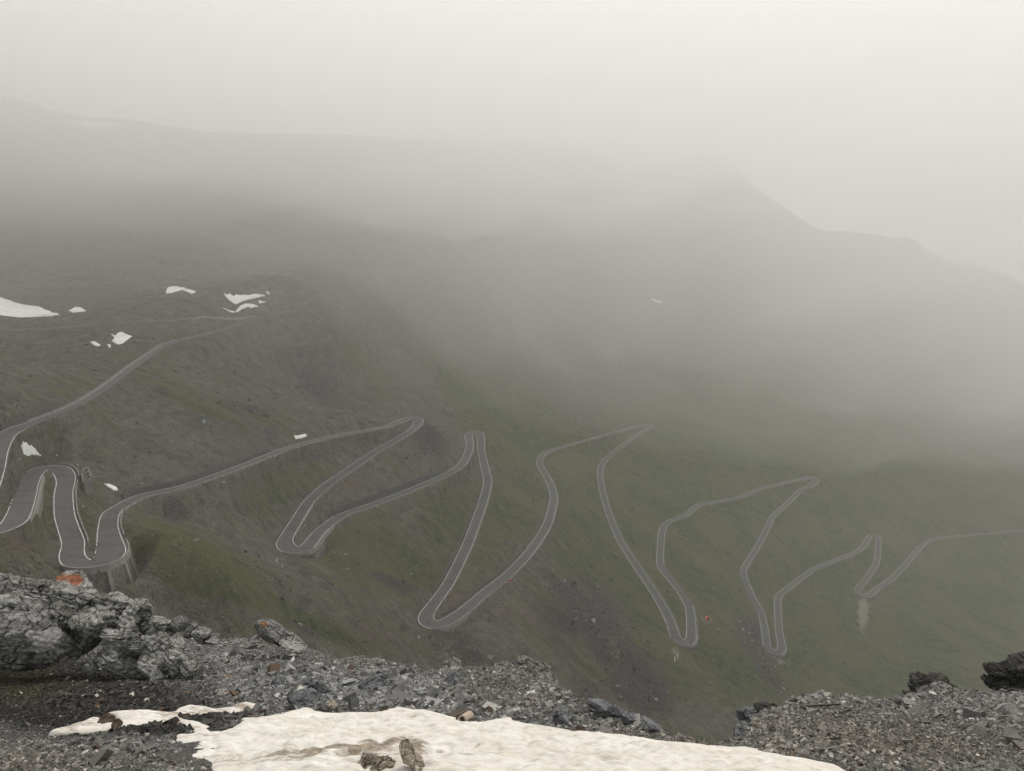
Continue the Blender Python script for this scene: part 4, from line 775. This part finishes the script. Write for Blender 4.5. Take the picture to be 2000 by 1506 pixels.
def sweep(name,path,prof,mat,parent=None,caps=True,blocks=None,**kw):
    """path rows: x,y,z,nx,ny (n points away from the road); prof: list of (outward, up) corners; blocks=(length,gap) leaves openings"""
    prof=np.array(prof,float); m=len(prof); V=[];F_=[]
    s=np.r_[0,np.cumsum(np.hypot(np.diff(path[:,0]),np.diff(path[:,1])))]
    if blocks:
        L,g=blocks; spans=[]; a=0
        while a<s[-1]-.6: spans.append((a,min(a+L,s[-1]))); a+=L+g
    else: spans=[(0,s[-1])]
    o=0
    for a,b in spans:
        q=np.unique(np.r_[a,s[(s>a)&(s<b)],b]); R=np.stack([np.interp(q,s,path[:,k]) for k in range(5)],-1)
        pts=np.stack([R[:,None,0]+R[:,None,3]*prof[None,:,0],R[:,None,1]+R[:,None,4]*prof[None,:,0],R[:,None,2]+prof[None,:,1]+0*R[:,None,0]],-1)
        n=len(q); V.append(pts.reshape(-1,3)); ii=np.arange(n*m).reshape(n,m)+o
        for k in range(m):
            k2=(k+1)%m; F_+=list(np.stack([ii[:-1,k],ii[1:,k],ii[1:,k2],ii[:-1,k2]],-1))
        F_.append(ii[0][::-1]); F_.append(ii[-1]); o+=n*m
    V=np.vstack(V)
    off=np.zeros(3) if parent else np.append(path[len(path)//2,:2],path[len(path)//2,2])
    par=np.array(parent.location) if parent else off
    ob=mesh_np(name,V-par,[list(map(int,f)) for f in F_],mat,None,False,parent=parent,**kw)
    if not parent: ob.location=off
    bm=bmesh.new(); bm.from_mesh(ob.data); bmesh.ops.recalc_face_normals(bm,faces=bm.faces); bm.to_mesh(ob.data); bm.free()
    return ob
def path_of(side,a,b,off):
    i0,i1=sorted((nearest(*a),nearest(*b))); E=edge((side,side*off))[i0:i1+1]; return np.c_[E,NR[i0:i1+1]*side][::2]
def guard(side,a,b,label,off=.75,blocks=(4.2,.7),h=.72):
    sweep('guard_wall',path_of(side,a,b,off),[(-.22,-.5),(.22,-.5),(.2,h),(-.2,h)],M_CONC,blocks=blocks,cat='guard wall',label=label,group='low stone guard walls along the road')
guard(+1,(128,948),(141,1076),'guard wall blocks down the left side of the wide wet road leg',.5) if False else None
guard(-1,(128,945),(146,1072),'guard wall blocks down the inner side of the wide wet road leg',.9)
guard(-1,(102,914),(130,936),'guard wall around the top of the first hairpin',1.2,(9,.5))
guard(+1,(58,938),(26,1021),'guard wall along the inner edge of the first leg',.9)
guard(+1,(213,1052),(216,1003),'guard wall bending round the outside of the dark leg above the green slope',.9)
guard(+1,(222,998),(500,900),'broken guard wall along the long second leg',.7,(5,1.0))
guard(+1,(510,896),(770,828),'guard wall of the long second leg towards its misty hairpin',.7,(5,1.2))
guard(+1,(350,664),(70,825),'guard wall down the upper road on the left',.7,(6,.5))
guard(-1,(800,842),(604,979),'guard wall down the inside of the third leg',.7)
guard(-1,(600,990),(566,1052),'guard wall at the foot of the third leg',.7,(3,.6))
guard(+1,(640,1026),(899,910),'guard wall along the outer edge of the fourth leg',.7)
guard(-1,(950,930),(853,1173),'guard wall along the right edge of the middle straight',.7)
guard(+1,(860,1222),(996,1119),'guard wall round the lowest middle bend and up its right leg',.7)
guard(+1,(1010,1103),(1080,972),'guard wall on the outer edge above the red car',.7)
guard(-1,(1225,864),(1318,1240),'guard wall down the right edge of the long steep leg',.7,(5,.6))
guard(-1,(1350,1245),(1346,1180),'guard wall beside the orange digger lay-by',1.0) if False else guard(+1,(1351,1243),(1346,1180),'guard wall beside the digger lay-by',.9)
guard(-1,(1575,952),(1456,1105),'guard wall down the right edge of the sixth leg',.7)
guard(+1,(1530,1156),(1690,1064),'guard wall along the outer edge of the leg after the second lowest bend',.7)
guard(+1,(1741,1131),(1801,1065),'guard wall on the last leg before the mist',.7)
def bank(side,a,b,h,label,off=1.2):
    sweep('retaining_wall',path_of(side,a,b,off),[(0,-.6),(.9,-.6),(.9,h),(.35,h)],M_DKMAS,cat='retaining wall',label=label,group='dark bank walls on the uphill side of the road')
bank(-1,(665,1008),(885,918),3.6,'dark bank wall above the fourth leg of road')
bank(-1,(262,976),(540,884),2.4,'long dark bank wall above the second leg of road')
bank(+1,(150,796),(30,838),2.4,'dark bank wall above the upper road near the picture edge')
bank(+1,(945,974),(862,1160),1.4,'low dark bank wall left of the middle straight')
bank(-1,(880,1209),(1030,1082),1.6,'bank wall inside the right leg of the lowest middle bend')
def bastion(key,label,h,nb,side=+1,par_h=1.0,a=None,b=None,ledge=True):
    A,B=WALL_SPANS[key] if a is None else (a,b)
    p=path_of(side,A,B,.55); c=p[len(p)//2,:3]
    t=empty('retaining_wall',c,label,'retaining wall')
    sweep('wall_face',p,[(-.5,-h),(.55+h*.12,-h),(.3,-.25),(-.5,-.25)],M_MAS,t)
    sweep('parapet',p,[(-.25,-.25),(.62,-.25),(.62,par_h),(-.25,par_h)] if not ledge else [(-.15,-1.5),(.75,-1.5),(.6,.75),(.2,.75),(.15,.05),(-.15,.05)],M_CONC,t)
    if nb:
        s=np.r_[0,np.cumsum(np.hypot(np.diff(p[:,0]),np.diff(p[:,1])))]
        for f in nb:
            x,y,z,nx,ny=[np.interp(f*s[-1],s,p[:,k]) for k in range(5)]; n=np.array([nx,ny]); n/=np.linalg.norm(n); tv=np.array([-n[1],n[0]]); w2=.55
            V=[]
            for o_,zz in ((.2,-1.5),(.95,-1.5),(1.5+h*.16,-h-1),(.2,-h-1)):
                for sg in (-1,1): V.append((x+n[0]*o_+tv[0]*w2*sg-c[0],y+n[1]*o_+tv[1]*w2*sg-c[1],z+zz-c[2]))
            mesh_np('buttress',V,[[0,2,3,1],[2,4,5,3],[4,6,7,5],[6,0,1,7],[0,6,4,2],[1,3,5,7]],M_CONC,None,False,parent=t)
    return t
bastion('bastion','tall curved retaining wall with concrete buttresses under the first hairpin',11,(.36,.52,.66,.8,.92))
bastion('b_turn','flared dry stone retaining wall under the second lower hairpin',8,None)
bastion('c_turn','low retaining wall under the lowest middle hairpin',4.5,None)
bastion('d_turn','short retaining wall under the hairpin next to the digger',5,None)
bastion('e_turn','short retaining wall under the narrow hairpin right of centre',4,None)
bastion('f_turn','small retaining wall under the last lower hairpin',4,None)
bastion('top_leg','stone retaining wall along the inner edge of the first leg',4,None)
bastion('e_top','propped retaining wall at the misty upper hairpin tip on the right',6,(.2,.5,.8),side=-1)
# a roofless ruin beside the first hairpin
def wallbox(name,A,B,h,th_,mat,parent,sink=2.0):
    A=np.array(A);B=np.array(B); d=B[:2]-A[:2]; L=np.hypot(*d); d/=L; n=np.array([-d[1],d[0]])*th_/2; c=np.array(parent.location) if parent else np.zeros(3); V=[]
    for P in (A,B):
        for sg in (-1,1):
            for zz in (P[2]-sink,P[2]+h): V.append((P[0]+n[0]*sg-c[0],P[1]+n[1]*sg-c[1],zz-c[2]))
    return mesh_np(name,V,[[0,1,3,2],[4,6,7,5],[0,4,5,1],[2,3,7,6],[0,2,6,4],[1,5,7,3]],mat,None,False,parent=parent)
hp=lambda x,y: hit([x],[y])[0]
rc=hp(168,948); t=empty('stone_ruin',rc,'roofless stone ruin with cross walls beside the first hairpin','ruin')
q=[hp(160,931),hp(172,930),hp(182,962),hp(166,965)]; zt=max(p[2] for p in q)+.3
for p in q: p[2]=zt
for a_,b_ in ((0,1),(1,2),(2,3),(3,0)): wallbox('wall',q[a_],q[b_],1.4,.7,M_MAS,t,6)
for f in (.35,.68): wallbox('cross_wall',q[1]*(1-f)+q[2]*f+np.array([-.3,0,0]),q[0]*(1-f)+q[3]*f+np.array([.3,0,0]),1.1,.6,M_MAS,t,6)
# avalanche barriers: rows of dark dry stone walls on the slope
for k,(a_,b_,lb) in enumerate([((322,984),(346,976),'highest of the five short dark avalanche walls on the slope'),((320,990),(352,981),'second highest of the five avalanche walls'),((321,997),(357,986),'middle one of the five avalanche walls'),((323,1003),(352,995),'second lowest of the five avalanche walls'),((324,1010),(344,1004),'lowest of the five avalanche walls')]):
    A=hp(*a_);B=hp(*b_); c=empty('avalanche_wall',(A+B)/2,lb,'avalanche wall','avalanche walls in rows on the slope'); bpy.data.objects.remove(c)
    n=8; pth=[]; 
    for f in np.linspace(0,1,n): p=A*(1-f)+B*f; p[2]=float(terrain_z(p[0],p[1])[0]); pth.append(p)
    pth=np.array(pth); d=np.gradient(pth[:,:2],axis=0); d/=np.linalg.norm(d,axis=1)[:,None]
    sweep('avalanche_wall',np.c_[pth,d[:,1],-d[:,0]],[(-.5,-1),(.5,-1),(.35,1.3),(-.35,1.3)],M_DKMAS,cat='avalanche wall',label=lb,group='avalanche walls in rows on the slope')
# single pale stones and slabs on the slope
M_WHITE=simple_mat('white_stone',(.62,.60,.55),.85,2,.2)
def pale(px,py,r,seed,label,mat=M_WHITE,name='boulder',rad=(1,.8,.7),rot=(0,0,0)):
    P=hp(px,py); V,Fc=rock_np(seed,np.array(rad)*r,rot,3,cuts=8); o=mesh_np(name,V,Fc,mat,{'lichen':np.zeros(len(V))},False,'boulder',label); P[2]+=r*.25; o.location=P
pale(162,990,.42,1101,'white stone in the brown hollow inside the first hairpin'); pale(84,953,.38,1102,'white stone at the head of the strip between the first two legs')
pale(437,942,.55,1103,'white stone just below the long second leg'); pale(1402,1229,.65,1104,'white stone below the digger'); pale(277,945,.45,1105,'white stone above the start of the long second leg')
pale(382,1056,1.0,1106,'pale tilted slab on the slope below the avalanche walls',M_CONC,'boulder',(.45,1.9,.3),(0,0,-35)); pale(678,1112,1.0,1107,'pale flat slab on the green spur below the fourth leg',M_CONC,'boulder',(1.2,.6,.4)); pale(594,1028,.8,1108,'grey block beside the inner edge of the third leg',M_CONC)
pale(549,1108,.7,1109,'grey stone below the flared retaining wall',M_CONC); pale(803,1122,1.0,1110,'pale slab lying in the green slope left of the middle straight',M_CONC,'boulder',(1.2,.6,.3),(0,0,30)); pale(1016,1150,.6,1111,'small stone on the brown slope below the red car',M_CONC)
# posts, signs and pillars
def post(name,px,py,h,w,label,cat,mat,top=None):
    P=hp(px,py); bm=bmesh.new(); bmesh.ops.create_cone(bm,cap_ends=True,segments=12,radius1=w*.55,radius2=w*.42,depth=h,matrix=__import__('mathutils').Matrix.Translation((0,0,h/2-.15)))
    bmesh.ops.create_cone(bm,cap_ends=True,segments=12,radius1=w*.42,radius2=w*.15,depth=w*.4,matrix=__import__('mathutils').Matrix.Translation((0,0,h-.15+w*.2)))
    me=bpy.data.meshes.new(name); bm.to_mesh(me); bm.free(); me.materials.append(mat); o=bpy.data.objects.new(name,me); COL.objects.link(o); o.location=P; tag(o,label,cat); return o
M_WP=simple_mat('white_paint',(.78,.78,.75),.5,3,.06)
post('marker_post',541,1097,1.3,.42,'white marker post left of the flared retaining wall','post',M_WP); post('marker_post',818,1246,1.5,.42,'white marker post left of the lowest middle hairpin','post',M_WP)
post('white_pillar',1318,1292,3.2,.75,'front white pillar below the gravel apron of the digger hairpin','pillar',M_WP); post('white_pillar',1323,1286,3.0,.75,'rear white pillar tucked under the gravel apron','pillar',M_WP)
def sign(px,py,label,h=1.7,w=.55):
    P=hp(px,py); t=empty('road_sign',P,label,'road sign'); bm=bmesh.new(); bmesh.ops.create_cone(bm,cap_ends=True,segments=8,radius1=.05,radius2=.05,depth=h+.3,matrix=__import__('mathutils').Matrix.Translation((0,0,h/2-.15)))
    me=bpy.data.meshes.new('pole'); bm.to_mesh(me); bm.free(); me.materials.append(M_CONC); o=bpy.data.objects.new('pole',me); COL.objects.link(o); o.parent=t
    V,Fc=box_np(w,.05,w*.8); V[:,2]+=h; V[:,1]-=.08; mesh_np('panel',V,Fc,M_WP,None,False,parent=t)
sign(41,909,'small white road sign left of the grubby snow'); sign(112,896,'small white road sign on the bank above the first hairpin'); sign(153,914,'small white road sign at the right shoulder of the first hairpin')
# low shrub
def shrub(px,py,r,label,seed):
    P=hp(px,py); t=empty('dwarf_shrub',P,label,'shrub'); g=np.random.default_rng(seed); n=900
    d=g.normal(size=(n,3)); d/=np.linalg.norm(d,axis=1)[:,None]; c=d*(g.random(n)**.4)[:,None]*np.array([r,r,r*.75])*(1+.3*vnoise3(d*2,seed))[:,None]; c[:,2]+=r*.55
    a=g.normal(size=(n,3)); a/=np.linalg.norm(a,axis=1)[:,None]; b=np.cross(a,g.normal(size=(n,3))); b/=np.linalg.norm(b,axis=1)[:,None]; s=r*.14*g.uniform(.6,1.4,n)[:,None]
    V=np.stack([c-a*s,c+b*s*.5,c+a*s,c-b*s*.5],1).reshape(-1,3); mesh_np('foliage',V,np.arange(4*n).reshape(-1,4),simple_mat('dark_leaves',(.035,.045,.02),.8,2,.5),None,False,parent=t)
    bm=bmesh.new(); bmesh.ops.create_cone(bm,cap_ends=True,segments=8,radius1=r*.08,radius2=r*.03,depth=r*1.2,matrix=__import__('mathutils').Matrix.Translation((0,0,r*.4))); me=bpy.data.meshes.new('stem'); bm.to_mesh(me); bm.free(); me.materials.append(M_WOOD); o=bpy.data.objects.new('stem',me); COL.objects.link(o); o.parent=t
shrub(788,1139,1.25,'lone dark shrub on the green spur left of the middle straight',4)
# ---- vehicles
def smat(name,col,rough=.35,metal=0.0):
    m=NT(name); f=m.noise(m.coord(),3,4,.6); c=m.mix(m.ramp(f,[(.4,0.),(.7,.25)]),col,tuple(q*.6 for q in col)); return m.finish(c,rough,spec=.5)
M_RED=smat('red_paint',(.36,.015,.04)); M_ORANGE=smat('orange_paint',(.55,.075,.03)); M_GLASS=smat('dark_glass',(.015,.017,.02),.1); M_RUB=smat('black_rubber',(.02,.02,.02),.8); M_STEEL=smat('grey_steel',(.25,.25,.25),.4); M_LAMP=smat('lamp_lens',(.7,.7,.66),.15)
def bmobj(name,bm,mat,parent,bev=0):
    if bev: bmesh.ops.bevel(bm,geom=bm.edges[:],offset=bev,segments=2,affect='EDGES')
    bmesh.ops.recalc_face_normals(bm,faces=bm.faces)
    me=bpy.data.meshes.new(name); bm.to_mesh(me); bm.free(); me.materials.append(mat); o=bpy.data.objects.new(name,me); COL.objects.link(o); o.parent=parent; return o
def loft(name,secs,mat,parent,bev=0):
    bm=bmesh.new(); R=[[bm.verts.new(v) for v in s] for s in secs]
    for a,b in zip(R[:-1],R[1:]):
        for k in range(len(a)): bm.faces.new((a[k],a[(k+1)%len(a)],b[(k+1)%len(a)],b[k]))
    bm.faces.new(R[0][::-1]); bm.faces.new(R[-1]); return bmobj(name,bm,mat,parent,bev)
def cyl(name,c,r,w,axis,mat,parent,seg=20):
    import mathutils
    bm=bmesh.new(); M=mathutils.Matrix.Translation(c)@{'X':mathutils.Matrix.Rotation(math.pi/2,4,'Y'),'Y':mathutils.Matrix.Rotation(math.pi/2,4,'X'),'Z':mathutils.Matrix.Identity(4)}[axis]
    bmesh.ops.create_cone(bm,cap_ends=True,segments=seg,radius1=r,radius2=r,depth=w,matrix=M); return bmobj(name,bm,mat,parent)
def sec(y,hw,z0_,z1_): return [(-hw,y,z0_),(hw,y,z0_),(hw,y,z1_),(-hw,y,z1_)]
def car(px,py,label):
    i=nearest(px,py); P=at_z(px,py,RC[i,2]); t=empty('parked_car',P,label,'car'); t.rotation_euler=(0,0,math.atan2(TN[i,1],TN[i,0])-math.pi/2)
    loft('body',[sec(-1.85,.72,.32,.72),sec(-1.7,.80,.24,.86),sec(-.9,.82,.22,.90),sec(.9,.82,.22,.92),sec(1.7,.80,.24,.84),sec(1.88,.70,.34,.66)],M_RED,t,.05)
    loft('roof',[sec(-1.35,.66,.9,.94),sec(-.95,.60,.9,1.42),sec(.35,.60,.9,1.46),sec(1.15,.66,.9,.94)],M_RED,t,.04)
    loft('windscreen',[sec(.42,.54,.99,1.40),sec(1.1,.58,.95,.99)],M_GLASS,t); loft('rear_window',[sec(-1.38,.56,.95,.99),sec(-1.0,.52,.99,1.36)],M_GLASS,t)
    for s in (-1,1):
        loft('side_window',[[(s*.56,-.9,1.0),(s*.675,-.9,.97),(s*.635,-.75,1.34),(s*.56,-.75,1.34)],[(s*.56,.7,1.0),(s*.675,.7,.97),(s*.635,.35,1.36),(s*.56,.35,1.36)]],M_GLASS,t)
        for y in (-1.15,1.15):
            w=cyl('wheel',(s*.74,y,.30),.30,.20,'X',M_RUB,t); cyl('rim',(s*.845,y,.30),.18,.02,'X',M_STEEL,w,14)
        loft('headlight',[sec(1.78,.10,.60,.74),sec(1.90,.09,.60,.70)],M_LAMP,t).location=(s*.52,0,0); loft('tail_light',[sec(-1.90,.09,.62,.80),sec(-1.8,.10,.62,.80)],M_LAMP,t).location=(s*.58,0,0)
    loft('bumper',[sec(-1.95,.70,.28,.42),sec(-1.78,.78,.28,.44)],M_LAMP,t)
car(995,1136,'small dark red car parked half in the lay-by of the right leg')
def digger(px,py,label):
    P=hp(px,py); t=empty('excavator',P,label,'excavator'); t.rotation_euler=(0,0,math.radians(165)); t.scale=(1.2,1.2,1.2)
    for s in (-1,1):
        tr=loft('track',[[(s*.95-.27,y,z) for y,z in ((-1.5,.25),(-1.2,0),(1.2,0),(1.5,.25),(1.5,.45),(1.2,.72),(-1.2,.72),(-1.5,.45))],[(s*.95+.27,y,z) for y,z in ((-1.5,.25),(-1.2,0),(1.2,0),(1.5,.25),(1.5,.45),(1.2,.72),(-1.2,.72),(-1.5,.45))]],M_RUB,t)
        for y in (-1.1,0,1.1): cyl('roller',(s*1.23,y,.36),.22,.04,'X',M_STEEL,tr,12)
    loft('undercarriage',[sec(-.9,.7,.3,.8),sec(.9,.7,.3,.8)],M_STEEL,t)
    loft('body',[sec(-1.75,.95,.85,1.75),sec(-1.55,1.1,.8,1.95),sec(.2,1.1,.8,1.85),sec(1.25,1.05,.8,1.35)],M_ORANGE,t,.05)
    loft('cab',[[(-1.0,-.3,1.8),(-.05,-.3,1.8),(-.1,-.25,2.85),(-.95,-.25,2.85)],[(-1.0,1.15,1.3),(-.05,1.15,1.3),(-.1,.95,2.85),(-.95,.95,2.85)]],M_GLASS,t)
    loft('cab_roof',[sec(-.32,.5,2.86,3.0),sec(1.0,.5,2.86,3.0)],M_ORANGE,t,.03).location=(-.52,0,0)
    def arm(name,A,B,w,mat):
        A=Vector(A);B=Vector(B); d=(B-A).normalized(); s=Vector((1,0,0))*w*.5; u=d.cross(Vector((1,0,0)))*w*.7
        return loft(name,[[tuple(A-s-u),tuple(A+s-u),tuple(A+s+u),tuple(A-s+u)],[tuple(B-s*.8-u*.7),tuple(B+s*.8-u*.7),tuple(B+s*.8+u*.7),tuple(B-s*.8+u*.7)]],mat,t)
    arm('boom',(.35,.9,1.3),(.35,2.6,3.3),.42,M_ORANGE); arm('boom',(.35,2.55,3.3),(.35,4.0,2.7),.38,M_ORANGE); arm('dipper',(.35,3.9,2.85),(.35,4.4,.9),.32,M_ORANGE)
    loft('bucket',[[(-.1,4.2,.1),(.8,4.2,.1),(.8,4.75,.9),(-.1,4.75,.9)],[(-.1,4.7,-.05),(.8,4.7,-.05),(.8,5.0,.55),(-.1,5.0,.55)]],M_STEEL,t)
    cyl('exhaust',(.6,-1.2,2.15),.07,.6,'Z',M_STEEL,t,10)
digger(1381,1212,'orange tracked excavator parked on the gravel lay-by')
# ---- two riders
M_CLOTH=smat('dark_clothing',(.03,.03,.035),.9); M_SKIN=smat('skin',(.45,.28,.2),.6); M_HELM=smat('dark_helmet',(.04,.04,.045),.4)
def skin_mesh(name,verts,edges,radii,mat,parent):
    me=bpy.data.meshes.new(name); me.from_pydata(verts,edges,[]); o=bpy.data.objects.new(name,me); COL.objects.link(o)
    md=o.modifiers.new('skin','SKIN'); md.use_smooth_shade=True
    for v,r in zip(me.skin_vertices[0].data,radii): v.radius=(r,r)
    me.skin_vertices[0].data[0].use_root=True
    sb=o.modifiers.new('sub','SUBSURF'); sb.levels=sb.render_levels=2
    dg=bpy.context.evaluated_depsgraph_get(); m2=bpy.data.meshes.new_from_object(o.evaluated_get(dg)); bpy.data.objects.remove(o); m2.materials.append(mat); m2.name=name
    o=bpy.data.objects.new(name,m2); COL.objects.link(o); o.parent=parent; return o
def rider(px,py,lb,lp):
    i=nearest(px,py); P=at_z(px,py,RC[i,2]+.02); a=math.atan2(TN[i,1],TN[i,0])-math.pi/2
    b=empty('bicycle',P,lb,'bicycle'); b.rotation_euler=(0,0,a)
    for y in (-.5,.52):
        w=bpy.data.objects.new('wheel',None)
        bpy.data.objects.remove(w); import mathutils
        bm=bmesh.new(); n=24
        for k in range(n):
            pass
        V=[];F2=[]; rr=.018
        for k in range(n):
            for j in range(6):
                th2=2*math.pi*k/n; ph=2*math.pi*j/6; R0=.33+rr*math.cos(ph); V.append((rr*math.sin(ph),y+R0*math.cos(th2),.345+R0*math.sin(th2)))
        for k in range(n):
            for j in range(6): F2.append([k*6+j,((k+1)%n)*6+j,((k+1)%n)*6+(j+1)%6,k*6+(j+1)%6])
        bm.free(); w=mesh_np('wheel',V,F2,M_RUB,None,True,parent=b); cyl('hub',(0,y,.345),.035,.1,'X',M_STEEL,w,8)
    def tubes(name,segs,r,mat):
        bm=bmesh.new(); 
        for A,B in segs:
            A=Vector(A);B=Vector(B); d=B-A; M=mathutils.Matrix.Translation((A+B)/2)@d.to_track_quat('Z','Y').to_matrix().to_4x4(); bmesh.ops.create_cone(bm,cap_ends=True,segments=8,radius1=r,radius2=r,depth=d.length,matrix=M)
        return bmobj(name,bm,mat,b)
    tubes('frame',[((0,-.5,.345),(0,-.15,.85)),((0,-.5,.345),(0,-.02,.32)),((0,-.02,.32),(0,-.15,.85)),((0,-.15,.83),(0,.36,.86)),((0,-.02,.32),(0,.37,.8)),((0,.52,.345),(0,.35,.95))],.02,M_HELM)
    tubes('handlebar',[((-.22,.36,.97),(.22,.36,.97)),((-.22,.36,.97),(-.22,.45,.93)),((.22,.36,.97),(.22,.45,.93))],.015,M_STEEL)
    loft('saddle',[sec(-.30,.08,.92,.97),sec(-.02,.03,.93,.97)],M_RUB,b)
    p=empty('person',P,lp,'person'); p.rotation_euler=(0,0,a)
    vs=[(0,-.16,1.0),(0,-.05,1.22),(0,.10,1.42),(0,.16,1.52),(0,.20,1.62),(-.19,.10,1.40),(.19,.10,1.40),(-.24,.24,1.18),(.24,.24,1.18),(-.22,.42,1.0),(.22,.42,1.0),(-.10,-.14,.95),(.10,-.14,.95),(-.11,.20,.72),(.11,.12,.60),(-.10,.06,.36),(.10,-.08,.22),(-.10,.2,.30),(.10,.06,.16),(0,.23,1.72)]
    es=[(0,1),(1,2),(2,3),(3,4),(4,19),(2,5),(2,6),(5,7),(6,8),(7,9),(8,10),(0,11),(0,12),(11,13),(12,14),(13,15),(14,16),(15,17),(16,18)]
    rd=[.15,.15,.16,.06,.10,.07,.07,.05,.05,.035,.035,.11,.11,.075,.075,.05,.05,.035,.035,.09]
    skin_mesh('body',vs,es,rd,M_CLOTH,p)
    V,Fc=ico(3); mesh_np('head',V*np.array([.085,.1,.12])+np.array([0,.24,1.66]),Fc,M_SKIN,None,True,parent=p)
    V2=V.copy(); V2=V2*np.array([.105,.135,.10]); V2[:,2]=np.maximum(V2[:,2],-.015); mesh_np('helmet',V2+np.array([0,.23,1.72]),Fc,M_HELM,None,True,parent=p)
rider(837,1219,'dark bicycle on the lowest middle bend','rider in dark clothing cycling round the lowest middle bend')
rider(1350,1258,'dark bicycle on the hairpin beside the digger','rider in dark clothing cycling round the hairpin beside the digger')
# ------------------------------------------------------------------ loose rock strewn over the hillside
def hill_rocks():
    r=np.random.default_rng(77); n=60000; x=r.uniform(-300,480,n); y=r.uniform(175,820,n); z=terrain_z(x,y); px,py=proj(np.stack([x,y,z],-1))
    c=np.clip(pix_field(CRAG,px,py),0,1); g=np.clip(pix_field(GRASS,px,py,.03),0,1)
    i=np.clip(np.searchsorted(GX,x)-1,0,len(GX)-2); j=np.clip(np.searchsorted(GY,y)-1,0,len(GY)-2)
    k=(px>-40)&(px<2040)&(py>600)&(py<1440)&(dn[j,i]>8)&(r.random(n)<(.10+.9*c-.06*g)*np.clip(.4+fbm(x/30,y/30,79,3),.1,1)*1.2)
    x,y,z,c=x[k],y[k],z[k],c[k]; s=.45+1.5*r.random(len(x))**4+c*.9*r.random(len(x))
    V,Fc=stone_mesh(np.stack([x,y,z+s*.1],-1),s,78,.7); t=np.exp(r.normal(np.log(.075),.6,len(x)))[:,None]*np.array([1,.96,.88]); t=np.where((r.random(len(x))<.06)[:,None],.38,t*(1-.35*c[:,None]))
    mesh_np('hillside_rubble',V,Fc,M_STONE,{'tint':np.repeat(np.clip(t,.02,.5),8,0)},False,kind='stuff'); print('hill rocks',len(x))
hill_rocks()
